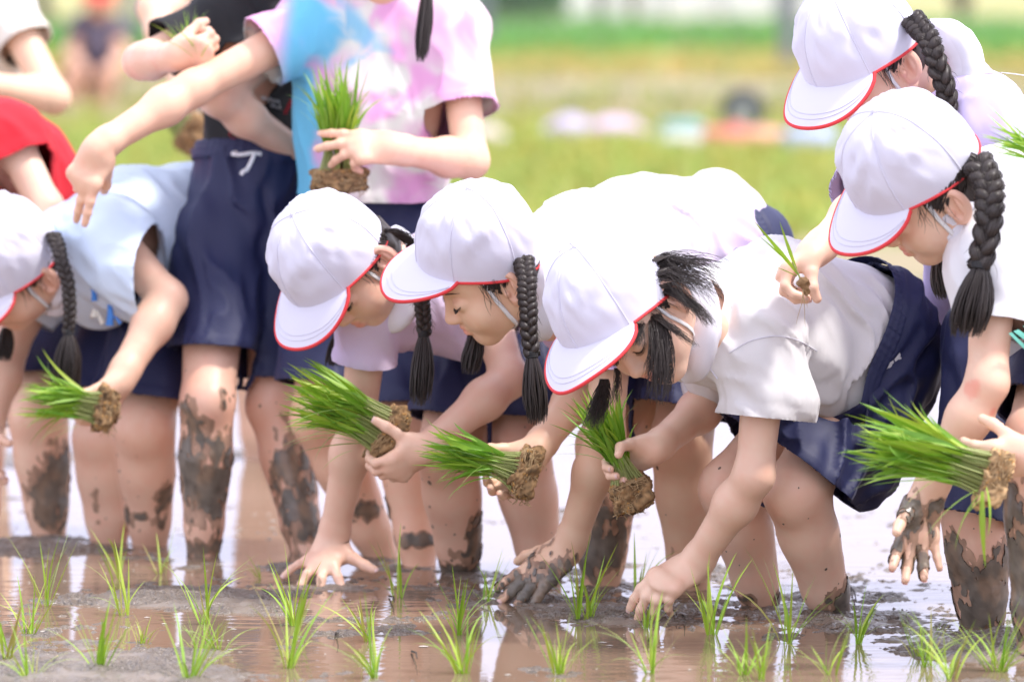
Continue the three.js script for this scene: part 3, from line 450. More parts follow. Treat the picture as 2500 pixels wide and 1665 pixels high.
    const bump = new THREE.IcosahedronGeometry(1, 1), bp = bump.attributes.position;
    for (let k = 0; k < (o.specks ?? 40); k++) {
      const i = legs[Math.floor(rnd() * legs.length)]; if (i === undefined) break; const p = body.pos.slice(i * 3, i * 3 + 3), n = body.nrm.slice(i * 3, i * 3 + 3), u = norm(cross(n, [0.3, 1, 0.2])), w = cross(n, u), r = 0.0012 + 0.0035 * rnd() ** 3, st = rr(0.8, 1.7), b = m.pos.length / 3;
      for (let v = 0; v < bp.count; v++) { const X = bp.getX(v) * r * rr(0.8, 1.2), Y = bp.getY(v) * r * st, Z = bp.getZ(v) * Math.min(0.0011, r * 0.5); m.pos.push(...madd(madd(madd(p, u, X), w, Y), n, Z)); m.nrm.push(...norm(madd(madd(mul(n, bp.getZ(v) + 0.3), u, bp.getX(v) * 0.6), w, bp.getY(v) * 0.6))); m.idx.length; }
      for (let t = 0; t < bp.count; t++) m.idx.push(b + t);
    }
    if (m.idx.length) { const q = part('mud_specks', m, M.mud, bodyMesh); q.userData.kind = 'stuff'; }
  }
  // --- clothes
  const wrinkle = (x, y, z, D, f, seedv) => { const a = x * D.f[0] + y * D.f[1] + z * D.f[2], b = x * D.l[0] + y * D.l[1] + z * D.l[2], c = x * D.u[0] + y * D.u[1] + z * D.u[2]; const w = fbm(b * f * 0.6 + seedv, c * f * 0.6, a * f * 0.35, 2) * 1.5; const n = noise(b * f + w, c * f + w * 0.7 + seedv, a * f * 0.3); return 0.75 - Math.abs(n) * 3 + 0.5 * noise(b * f * 2.1 + w, c * f * 2.1, a * f * 0.7 + seedv); };
  const surfaces = {}, meshes = {};
  const garment = (prims, cuts, name, mat, amp, dirF, sv, cell = 0.0075, colour, hole) => {
    const D = frame(dirF, Math.abs(dirF[1]) > 0.9 ? [0, 0, 1] : [0, 1, 0]);
    const lift = (x, y, z) => -amp * wrinkle(x, y, z, D, 15, sv) - amp * 0.8 * noise(x * 6 + sv, y * 6, z * 6);
    surfaces[name] = (x, y, z) => fieldAt(prims, x, y, z) + lift(x, y, z);
    let m = meshField(prims, cell * fine, lift);
    // each cut takes what lies past its plane and belongs to its own limb rather than to the rest of the garment
    for (const [q, ax, reach, own] of cuts) {
      const rest = prims.filter((p) => !p.loose && (!own || p !== own && p.limb !== own)), mine = own ? prims.filter((p) => p === own || p.limb === own) : null;
      m = clip(m, (x, y, z) => { const d = [x - q[0], y - q[1], z - q[2]], a = dot(d, ax), D = len(d); let v = Math.min(a, reach - D); if (mine && v > -0.01) { let dm = 1, dr = 1; for (const p of mine) dm = Math.min(dm, pd(p, x, y, z)); for (const p of rest) dr = Math.min(dr, pd(p, x, y, z)); v = Math.min(v, dr - dm - 0.006); } return v; });
    }
    { const big = islands({ ...m, col: m.pos }, 400); if (big.length) { m = big.length > 1 ? big.reduce((p, c) => (c.idx.length > p.idx.length ? c : p)) : big[0]; delete m.col; } }
    if (hole) m = clip(m, (x, y, z) => hole[1] - Math.hypot(x - hole[0][0], y - hole[0][1], z - hole[0][2]));
    // hem stitch: a small step near each cut
    for (let i = 0; i < m.pos.length; i += 3) for (const [q, ax, reach] of cuts) { const d = [m.pos[i] - q[0], m.pos[i + 1] - q[1], m.pos[i + 2] - q[2]], a = -dot(d, ax); if (len(d) < Math.min(reach, 0.14) && a >= 0 && a < 0.022) { const l = 0.0018 * sstep(0.022, 0.017, a); for (let c = 0; c < 3; c++) m.pos[i + c] += m.nrm[i + c] * l; } }
    if (colour) paint(m, colour);
    renormal(m); hem(m, 0.005);
    return (meshes[name] = part(name, m, mat, person));
  };
  const sh = o.shirt;
  if (sh) {
    const tr = sh.r ?? 1, fs = sh.sleeve ?? 0.6, prims = [cone(J.N, mid, 0.076 * tr, 0.1 * tr, 0.05), cone(mid, lerp(J.P, J.N, 0.02), 0.1 * tr, 0.102 * tr, 0.05), cone(lerp(J.S1, J.N, 0.12), lerp(J.S2, J.N, 0.12), 0.058, 0.058, 0.05)], cuts = [], sleeves = {};
    for (const q of ['1', '2']) {
      const S = J['S' + q], E = J['E' + q], H = J['H' + q], f = sh['sleeve' + q] ?? fs, ax = norm(sub(E, S)), end = lerp(S, E, f);
      const slv = cone(S, madd(end, ax, 0.02), 0.058, sh['cuff' + q] ?? 0.062, 0.045); sleeves[q] = slv;
      prims.push(cone(lerp(S, J.N, 0.25), lerp(lerp(J.N, J.P, 0.85), H, 0.5), 0.072 * tr, 0.09 * tr, 0.06), slv);
      cuts.push([end, norm(add(ax, sh['tilt' + q] ?? [0, 0, 0])), 0.16, slv]);
    }
    for (const [a, b, ra, rb, limb] of sh.extra ?? []) { const c = cone(at(a), at(b), ra, rb, 0.05); if (limb) c.limb = sleeves[limb]; prims.push(c); }
    const hole = madd(J.N, up, sh.neckUp ?? 0.05), holeR = sh.neck ?? 0.078;
    if (sh.hem !== undefined) { const q = lerp(J.N, J.P, sh.hem); prims.push(cone(J.P, madd(J.P, spine, 0.1), 0.1 * tr, 0.11 * tr, 0.04)); cuts.push([q, spine, 0.4]); }
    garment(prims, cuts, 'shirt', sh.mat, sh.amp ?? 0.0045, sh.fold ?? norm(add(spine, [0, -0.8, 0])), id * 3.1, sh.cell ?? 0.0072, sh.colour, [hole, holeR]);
  }
  const so = o.shorts;
  if (so) {
    const wp = lerp(J.P, J.N, so.waist ?? 0.2), prims = [cone(J.H1, J.H2, 0.098, 0.098, 0.05), cone(J.P, madd(wp, spine, -0.04), so.r ?? 0.108, so.r ?? 0.108, 0.05)], wn = norm(add(mul(spine, -1), so.wtilt ?? [0, 0, 0])), cuts = [[wp, wn, 0.26, so.wfree ? undefined : prims[1]]];
    const legs = {};
    for (const q of ['1', '2']) { const H = J['H' + q], K = J['K' + q], f = so['len' + q] ?? so.len ?? 0.75, ax = norm(sub(K, H)), end = lerp(H, K, f), lg = cone(H, madd(end, ax, 0.035), 0.1, so['cuff' + q] ?? so.cuff ?? 0.094, so.k ?? 0.03); legs[q] = lg; prims.push(lg); cuts.push([end, norm(so['tilt' + q] ? add(ax, so['tilt' + q]) : [ax[0], ax[1], ax[2] * 0.25]), 0.21, lg]); }
    for (const [a, b, ra, rb, limb] of so.extra ?? []) { const c = cone(at(a), at(b), ra, rb, 0.05); if (limb) c.limb = legs[limb]; else c.loose = 1; prims.push(c); }
    const g = garment(prims, cuts, 'shorts', M.navy, so.amp ?? 0.005, norm(add(sub(J.K1, J.H1), [0.1, 0, 0])), id * 5.7, 0.0075);
    // gathered waistband
    if (so.band !== 0) {
      const m = newMesh(), D = frame(wn, Math.abs(wn[1]) > 0.9 ? [0, 0, 1] : [0, 1, 0]), n = 200, k = 9;
      const rad = (a) => { const dx = Math.cos(a), dy = Math.sin(a); let r = 0.22; for (let i = 0; i < 40; i++) { const p = loc(wp, D, dx * r, dy * r, -0.012), d = fieldAt(prims, ...p); if (d < 0.0005) break; r -= d * 0.9; } return r; };
      const rads = Array.from({ length: n }, (_, i) => rad(i / n * Math.PI * 2));
      for (let j = 0; j <= k; j++) for (let i = 0; i <= n; i++) { const a = i / n * Math.PI * 2, t = j / k, r = rads[i % n] + 0.004 + 0.0028 * Math.abs(Math.sin(i * 0.9 + 0.7 * Math.sin(i * 0.37))) * (0.3 + 0.7 * Math.abs(Math.sin(t * Math.PI * 3))) - 0.006 * t * t; m.pos.push(...loc(wp, D, Math.cos(a) * r, Math.sin(a) * r, mix(-0.022, 0.016, t))); m.nrm.push(...loc([0, 0, 0], D, Math.cos(a), Math.sin(a), 0)); }
      for (let j = 0; j < k; j++) for (let i = 0; i < n; i++) { const a = j * (n + 1) + i; m.idx.push(a, a + 1, a + n + 1, a + 1, a + n + 2, a + n + 1); }
      part('waistband', renormal(m), M.navy, g);
    }
  }
  // --- towel round the neck
  if (o.towel?.path) {
    const C = curve(o.towel.path.map(at), 40), m = newMesh(), k = 14, r0 = o.towel.r ?? 0.03; let U = [0, 0, 1];
    C.forEach((p, i) => { const T = norm(sub(C[Math.min(i + 1, 40)], C[Math.max(i - 1, 0)])); U = norm(madd(U, T, -dot(U, T))); const W = cross(T, U), e = Math.sqrt(Math.sin(Math.PI * mix(0.04, 0.96, i / 40))); for (let j = 0; j <= k; j++) { const a = j / k * 6.2832, r = r0 * e * (1 + 0.55 * fbm(Math.cos(a) * 1.6 + id, Math.sin(a) * 1.6, i * 0.09, 3)); m.pos.push(...madd(madd(p, U, Math.cos(a) * r * 0.7), W, Math.sin(a) * r * 1.25)); m.nrm.push(...norm(add(mul(U, Math.cos(a)), mul(W, Math.sin(a))))); } });
    for (let i = 0; i < 40; i++) for (let j = 0; j < k; j++) { const a = i * (k + 1) + j; m.idx.push(a, a + 1, a + k + 1, a + 1, a + k + 2, a + k + 1); }
    part('towel', renormal(m), M.towel, person);
  } else if (o.towel) {
    const c = madd(J.N, up, o.towel.up ?? 0.03), D = frame(up, hd.fr.f), m = newMesh(), na = 48, nb = 16, r0 = o.towel.r ?? 0.062, h = o.towel.h ?? 0.036;
    for (let i = 0; i <= na; i++) for (let j = 0; j <= nb; j++) { const a = i / na * 6.2832, b = j / nb * 6.2832, w = 0.012 * fbm(Math.cos(a) * 3 + id, Math.sin(a) * 3, Math.sin(b) * 0.8, 3) + 0.003 * Math.sin(a * 9 + b * 2), r = r0 + Math.cos(b) * (0.02 + w); m.pos.push(...loc(c, D, Math.cos(a) * r, Math.sin(a) * r * 0.95, Math.sin(b) * (h + w) - 0.012 * Math.cos(b))); m.nrm.push(0, 1, 0); }
    for (let i = 0; i < na; i++) for (let j = 0; j < nb; j++) { const a = i * (nb + 1) + j; m.idx.push(a, a + 1, a + nb + 1, a + 1, a + nb + 2, a + nb + 1); }
    renormal(m); part('towel', m, M.towel, person);
  }
  // --- cap, strap
  if (o.cap) {
    const cg = makeCap(person, { seed: id, ...o.cap });
    const P = []; for (let i = 0; i <= 24; i++) { const a = i / 24 * Math.PI, x = Math.cos(a), y = Math.sin(a); P.push(loc(hd.c, hd.fr, x * 0.0775 * hd.s * (1 - 0.18 * y), mix(0.03, -0.112, Math.pow(y, 0.75)) * hd.s, mix(0.022, 0.02, y) * hd.s - 0.012 * Math.sin(a * 2) ** 2)); }
    const m = newMesh(); tube(m, P.map((p) => { let q = p; for (let k = 0; k < 12; k++) { const d = fieldAt(headP, ...q); if (Math.abs(d - 0.0025) < 0.0006) break; const e = 0.002, g = norm([fieldAt(headP, q[0] + e, q[1], q[2]) - d, fieldAt(headP, q[0], q[1] + e, q[2]) - d, fieldAt(headP, q[0], q[1], q[2] + e) - d]); q = madd(q, g, clamp(0.0025 - d, -0.02, 0.02)); } return q; }), 0.0042, 6, 0.25, hd.fr.f); part('chin_strap', m, M.strap, cg);
  }
  // --- hair
  const hm = newMesh();
  if (o.hair) {
    const shellP = [ell(loc(hd.c, hd.fr, 0, 0.034 * hd.s, -0.013 * hd.s), hd.fr, [0.0765 * hd.s, 0.087 * hd.s, 0.0905 * hd.s], 0.02), ell(loc(hd.c, hd.fr, 0, -0.03 * hd.s, -0.045 * hd.s), hd.fr, [0.058 * hd.s, 0.05 * hd.s, 0.045 * hd.s], 0.03)];
    const zline = (y) => y > 0.015 ? 0.026 + 0.5 * (y - 0.015) : y > -0.022 ? mix(0.008, 0.026, sstep(-0.022, 0.015, y)) : mix(-0.034, 0.008, sstep(-0.04, -0.022, y));
    const hairline = (h) => Math.max(h[2] - zline(h[1]) + 0.006 * noise(h[0] * 90, h[1] * 160, 3), -(h[1] + 0.07 + 0.01 * noise(h[0] * 120, 7, 2)));
    let sm = meshField(shellP, 0.0042, (x, y, z) => { const h = hl([x, y, z]); return -0.0022 * noise(h[0] * 150, h[1] * 25, h[2] * 90); });
    sm = clip(sm, (x, y, z) => { const h = hl([x, y, z]); return h[1] > 0.055 ? -1 : hairline(h); });
    renormal(sm); Object.assign(hm, join(hm, sm));
    const surf = (x, y, z, e) => { const c0 = 0.03, d = [x / 0.0765, (y - c0) / 0.092, (z + 0.013) / 0.0905], l = Math.hypot(...d) || 1; return loc(hd.c, hd.fr, d[0] / l * 0.0765 * hd.s * e, (d[1] / l * 0.092 * e + c0) * hd.s, (d[2] / l * 0.0905 * e - 0.013) * hd.s); };
    const rootW = (o.hair.braids ?? [])[0]?.turns ? hl(at(o.hair.braids[0].path[0])) : null;
    for (const q of [-1, 1]) for (let i = 0; i < (o.hair.n ?? 150); i++) {      // combed from the brow to where the plait begins
      const root = q > 0 && rootW ? [0.07, clamp(rootW[1], -0.06, 0.03), clamp(rootW[2], -0.085, -0.02)] : o.hair.root ?? [0.062, -0.04, -0.055], y0 = rr(-0.018, 0.08), z0 = mix(zline(y0), -0.06, rnd() ** 1.6), P = [], e = rr(1.0, 1.025), g = rr(-0.012, 0.012);
      for (let k = 0; k <= 8; k++) { const t = k / 8, tt = t * t * (3 - 2 * t), over = Math.sin(t * Math.PI); P.push(surf(q * 0.07, mix(y0, root[1], tt) + (y0 < 0.035 && z0 > -0.03 ? 0.03 : 0.01) * over + g * t, mix(z0, root[2], t) + g * t, e)); }
      tube(hm, P, (t) => 0.0016 * (1 - 0.4 * t), 3);
    }
    for (let i = 0; i < (o.hair.wisps ?? 26); i++) { const q = rnd() < 0.5 ? -1 : 1, a = surf(q * 0.07, rr(0.01, 0.04), rr(-0.01, 0.04), 1.01), b = loc(a, hd.fr, q * rr(-0.004, 0.012), -rr(0.02, 0.06), rr(-0.01, 0.02)); strandTo(hm, a, b, mul(hd.fr.l, q * 0.006), 0.0006, 6, 0.004); }
    for (const [a, b, n, w0, w1, bend, r] of o.hair.locks ?? []) { const A = at(a), B = at(b); for (let i = 0; i < n * 4; i++) { const t = rnd(), k = rr(-1, 1); strandTo(hm, add(A, [rr(-1, 1) * w0, rr(-1, 1) * w0 * 0.5, rr(-1, 1) * w0 * 0.4]), add(lerp(A, B, 1.05 - 0.45 * rnd() ** 2), [k * w1, rr(-1, 1) * w1 * 0.5, rr(-1, 1) * w1 * 0.6]), [bend[0] + k * w1 * 0.6 + rr(-0.006, 0.006), bend[1] + rr(-0.008, 0.008), bend[2] + rr(-0.004, 0.004)], (r ?? 0.0016) * 0.4, 8, 0.007); } }
    if (o.cap) {                                        // hair lies under the cap, never through it
      const cc = at(o.cap.c), cf = frame(o.cap.f, o.cap.u), cs = o.cap.s;
      for (let i = 0; i < hm.pos.length; i += 3) {
        const d = [hm.pos[i] - cc[0], hm.pos[i + 1] - cc[1], hm.pos[i + 2] - cc[2]], y = dot(d, cf.u) / cs; if (y < -0.016) continue;
        const x = dot(d, cf.l) / cs, z = dot(d, cf.f) / cs, q = Math.sqrt((x / 0.0915) ** 2 + (z / 0.106) ** 2), h = clamp(y / 0.121, 0, 0.999), prof = 0.9 * Math.pow(Math.cos(Math.asin(Math.pow(h, 1 / 0.9))), 0.74), keep = prof * sstep(-0.016, -0.004, y) + 1.4 * (1 - sstep(-0.016, -0.004, y));
        if (q > keep && q < prof + 0.28 && z < 0.09) { const k = keep / q, nx = x * k - x, nz = z * k - z; for (let c = 0; c < 3; c++) hm.pos[i + c] += (cf.l[c] * nx + cf.f[c] * nz) * cs; }
      }
    }
    const hairMesh = part('hair', hm, M.hair, person);
    for (const b of o.hair.braids ?? []) {
      const B = braid(b.path.map(at), b.r ?? 0.016, b.turns ?? 4, at(b.tail), b.tw ?? 0.025, b);
      part(b.turns === 0 ? 'ponytail' : 'braid', B.m, M.hair, hairMesh);
      if (b.tie !== 0) { const t = newMesh(); for (let k = -1; k <= 1; k++) Object.assign(t, join(t, ringMesh(madd(B.end, B.T, k * 0.0035), B.T, (b.r ?? 0.016) * 0.62, 0.0028))); part('hair_tie', t, M.hairTie, hairMesh); }
    }
  }
  return { person, J, hd, hands, headP, surfaces, meshes };
}

// a point of a garment's surface, found along a sight line
const onCloth = (f, u, v, d, lift = 0.0012) => { let q = d - 0.25; for (let i = 0; i < 90; i++) { const p = at([u, v, q]), e = f(...p); if (e < lift + 0.0003) break; q += Math.max(0.0006, (e - lift) * 0.7); if (q > d + 0.4) { q = d; break; } } return at([u, v, q]); };
const stroke = (rec, cloth, name, pts, d, r, mat, flat = 0.5, n = 24) => { const c = curve(pts.map(([u, v]) => [u, v, 0]), n).map(([u, v]) => onCloth(rec.surfaces[cloth], u, v, d)); return part(name, tube(newMesh(), c, r, 5, flat), mat, rec.meshes[cloth]); };
// ------------------------------------------------------------------ who stands where
const lav = (base, tint, f = 5, s = 0) => (p) => { const n = clamp(0.5 + 1.3 * fbm(p[0] * f + s, p[1] * f, p[2] * f, 3), 0, 1); return [mix(base[0], tint[0], n), mix(base[1], tint[1], n), mix(base[2], tint[2], n)]; };
const ALL = {};
const who = (n, ...a) => { if (typeof ONLY === 'undefined' || ONLY.includes(n)) ALL[n] = person(n, ...a); };

who(9, 'child with short dark bob in plain white t-shirt, planting a seedling in the mud', {
  j: { N: [1695, 765, 10.3], mid: [1910, 728, 10.42], P: [2125, 805, 10.58], S1: [1876, 830, 10.22], E1: [1842, 1160, 10.22], W1: [1694, 1384, 10.36], S2: [1735, 825, 10.5], E2: [1752, 968, 10.64], W2: [1600, 1094, 10.44],
    H1: [2140, 890, 10.58], K1: [1942, 1200, 10.34], A1: [2030, 1490, 10.5], H2: [2070, 890, 10.68], K2: [1785, 1190, 10.5], A2: [1858, 1470, 10.61] },
  head: { c: [1552, 764, 10.1], f: [-0.24, -0.76, 0.6], u: [-0.75, 0.52, 0.41], s: 1.14 }, cap: { c: [1494, 750, 10.08], f: [-0.53, -0.57, 0.62], u: [-0.5, 0.81, 0.3], s: 1.1 },
  skin: [0.847, 0.553, 0.403],
  h1: { dir: [-0.74, -0.32, 0.58], pal: [-0.25, -0.88, -0.4], sg: -1, curl: [0, [0.62, 0.4, 0.2], [0.68, 0.5, 0.2], [0.72, 0.75, 0.4], [0.7, 0.85, 0.5]], spread: 0.16, thumb: [0.5, 0.7, 0.2], s: 1.12 },
  h2: { dir: [-0.85, -0.42, -0.2], pal: [-0.2, -0.4, 0.85], sg: 1, curl: [0, [0.7, 0.9, 0.5], [0.75, 1, 0.6], [0.8, 1, 0.6], [0.85, 1, 0.6]], spread: 0.03, thumb: [0.75, 0.75, 0.5] },
  shirt: { mat: std(0.74, 0.73, 0.725, 0.9), sleeve1: 0.57, cuff1: 0.074, sleeve2: 0.85, amp: 0.0075, fold: [0.6, -0.75, 0.1], extra: [[[1700, 820, 10.35], [1900, 850, 10.42], 0.085, 0.1], [[1900, 850, 10.42], [2040, 880, 10.5], 0.1, 0.1], [[1800, 880, 10.22], [1905, 985, 10.24], 0.05, 0.066, 1], [[1960, 900, 10.42], [2030, 930, 10.48], 0.09, 0.09]] },
  shorts: { wfree: 1, waist: 0.17, wtilt: [0.1, 0.5, 0], r: 0.124, len1: 0.83, len2: 0.74, cuff: 0.104, amp: 0.0095, tilt1: [0, 0, -0.62], tilt2: [0, 0, -0.4], extra: [[[2150, 880, 10.62], [2075, 1120, 10.5], 0.105, 0.1, 1], [[2070, 880, 10.52], [1960, 1010, 10.46], 0.1, 0.09]] },
  lr: 0.91, towel: { r: 0.026, path: [[1668, 640, 10.26], [1702, 700, 10.17], [1716, 790, 10.13], [1704, 880, 10.14], [1670, 925, 10.2]] },
  hair: { n: 170, front: 1, wisps: 40, locks: [
    [[1592, 765, 10.04], [1606, 968, 9.985], 100, 0.012, 0.018, [0.024, 0.02, 0.032], 0.0018], [[1520, 815, 10.06], [1505, 872, 9.99], 60, 0.014, 0.012, [0.002, 0.008, 0.02], 0.0014], [[1552, 775, 10.05], [1548, 838, 9.985], 70, 0.014, 0.012, [0.006, 0.01, 0.022], 0.0014],
    [[1600, 640, 10.09], [1722, 672, 10.05], 46, 0.03, 0.045, [0.012, 0.026, 0.02], 0.0014], [[1600, 670, 10.07], [1728, 730, 10.01], 40, 0.026, 0.04, [0.016, 0.028, 0.03], 0.0014], [[1600, 700, 10.06], [1730, 790, 10.0], 46, 0.01, 0.011, [0.03, 0.012, 0.04], 0.0013], [[1580, 765, 10.04], [1694, 842, 9.99], 18, 0.008, 0.006, [0.005, 0.006, 0.035], 0.0012],
    [[1475, 930, 10.16], [1448, 1036, 10.16], 60, 0.008, 0.014, [0.008, 0, 0], 0.0018], [[1505, 900, 10.12], [1500, 985, 10.12], 12, 0.004, 0.004, [0.008, 0, 0], 0.0014]] },
  mud: [[[2065, 1470, 10.45], 0.03, 1], [[1900, 1462, 10.6], 0.018, 0.8], [[1820, 1468, 10.55], 0.02, 0.5]], specks: 60,
});
who(10, 'child with thick dark braid and white printed t-shirt at right edge, one muddy hand hanging', {
  j: { N: [2405, 500, 9.95], P: [2640, 830, 10.15], S1: [2425, 690, 9.86], E1: [2412, 935, 9.82], W1: [2262, 1214, 9.86], S2: [2620, 640, 9.92], E2: [2680, 900, 9.8], W2: [2525, 1115, 9.72],
    H1: [2610, 860, 10.12], K1: [2540, 1065, 9.86], A1: [2535, 1590, 9.92], H2: [2700, 880, 10.15], K2: [2680, 1130, 9.9], A2: [2720, 1590, 9.95] },
  head: { c: [2264, 462, 9.9], f: [-0.78, -0.62, 0.06], u: [-0.58, 0.69, 0.43], s: 1.12 }, cap: { c: [2226, 404, 9.89], f: [-0.78, -0.61, 0.02], u: [-0.56, 0.66, 0.5], s: 1.13 },
  skin: [0.824, 0.530, 0.378], marks: [[[2372, 950, 9.79], 0.022], [[2430, 1010, 9.8], 0.012]],
  h1: { dir: [-0.18, -0.97, 0.12], pal: [0.2, 0.05, 0.97], sg: 1, curl: [0, [0.25, 0.25, 0.2], [0.15, 0.2, 0.2], [0.12, 0.25, 0.2], [0.05, 0.15, 0.1]], spread: 0.24, thumb: [0.55, 0.6, 0.15], s: 1.05 },
  h2: { dir: [-0.97, -0.1, 0.1], pal: [-0.15, 0.1, -0.97], sg: -1, curl: [0, [0.35, 0.7, 0.5], [0.4, 0.7, 0.5], [0.45, 0.75, 0.5], [0.5, 0.8, 0.5]], spread: 0.1, thumb: [0.6, 0.35, 0.25], s: 1.05 },
  shirt: { mat: std(0.81, 0.81, 0.83, 0.9), sleeve: 0.42, r: 1.05, cuff1: 0.068, fold: [0.5, -0.8, 0.1], extra: [[[2470, 480, 9.95], [2560, 700, 9.9], 0.09, 0.09]] },
  shorts: { len: 0.78, waist: 0.1 },
  towel: { up: 0.08, r: 0.06, h: 0.035 },
  hair: { n: 170, root: [0.064, -0.03, -0.06], wisps: 40, locks: [],
    braids: [{ path: [[2386, 396, 9.83], [2412, 450, 9.79], [2416, 540, 9.76], [2396, 650, 9.75]], r: 0.0235, turns: 3, tail: [2362, 818, 9.76], tw: 0.036, hairs: 240 }, { path: [[2290, 610, 10.0], [2294, 630, 10.0]], r: 0.018, turns: 0, tail: [2312, 728, 10.0], tw: 0.022, hairs: 150 }] },
  mud: [[[2225, 1262, 9.845], 0.034, 1], [[2180, 1310, 9.845], 0.022, 1.6], [[2160, 1345, 9.845], 0.016, 1.4], [[2185, 1370, 9.845], 0.014, 1.2], [[2244, 1370, 9.845], 0.016, 1.6], [[2275, 1235, 9.845], 0.02, 0.6], [[2130, 1370, 9.845], 0.006, 1], [[2500, 1400, 9.86], 0.07, 1.6], [[2480, 1260, 9.86], 0.03, 1.5]], specks: 50,
});
who(11, 'child in lavender t-shirt behind, braid over the ear, holding out a single seedling', {
  j: { N: [2295, 190, 10.5], P: [2560, 640, 10.75], S1: [2420, 300, 10.3], E1: [2590, 480, 10.3], W1: [2590, 420, 10.1], S2: [2150, 400, 10.45], E2: [2120, 490, 10.28], W2: [1994, 612, 10.14],
    H1: [2440, 830, 10.52], K1: [2378, 1235, 10.28], A1: [2400, 1521, 10.31], H2: [2640, 740, 10.75], K2: [2640, 1120, 10.6], A2: [2640, 1500, 10.55] },
  head: { c: [2122, 146, 10.4], f: [-0.66, -0.62, 0.42], u: [-0.45, 0.78, 0.42], s: 1.12 }, cap: { c: [2098, 112, 10.38], f: [-0.66, -0.6, 0.42], u: [-0.38, 0.83, 0.4], s: 1.12 },
  skin: [0.847, 0.530, 0.383],
  h2: { dir: [-0.75, -0.5, 0.25], pal: [0.5, -0.8, 0.25], sg: 1, curl: [0, [0.7, 1.0, 0.6], [0.8, 1.1, 0.6], [0.85, 1.1, 0.6], [0.9, 1.1, 0.6]], spread: 0.02, thumb: [0.35, 0.8, 0.5], s: 1.05 },
  shirt: { mat: M.vcol, colour: lav([0.62, 0.52, 0.85], [0.7, 0.62, 0.88]), sleeve: 0.5, sleeve2: 0.75, cuff2: 0.075, hem: 1.0, fold: [0.4, -0.9, 0], extra: [[[2330, 280, 10.5], [2350, 760, 10.75], 0.085, 0.07]] },
  shorts: { len: 0.94, len1: 1.08, cuff1: 0.076 },
  towel: { r: 0.029, path: [[2270, 60, 10.5], [2330, 95, 10.38], [2365, 170, 10.33], [2350, 240, 10.33], [2300, 270, 10.38]] },
  hair: { n: 170, root: [0.068, 0.0, -0.05], wisps: 40, locks: [],
    braids: [{ path: [[2228, 50, 10.31], [2258, 78, 10.28], [2285, 140, 10.25], [2312, 225, 10.25], [2312, 300, 10.27]], r: 0.018, turns: 4.4, tail: [2310, 420, 10.28], tw: 0.02 }] },
  mud: [[[2410, 1450, 10.26], 0.05, 0.9], [[2330, 1400, 10.25], 0.03, 2], [[2440, 1400, 10.26], 0.03, 1.4], [[2370, 1500, 10.26], 0.06, 0.5], [[1935, 705, 10.1], 0.008, 1]], specks: 90,
});
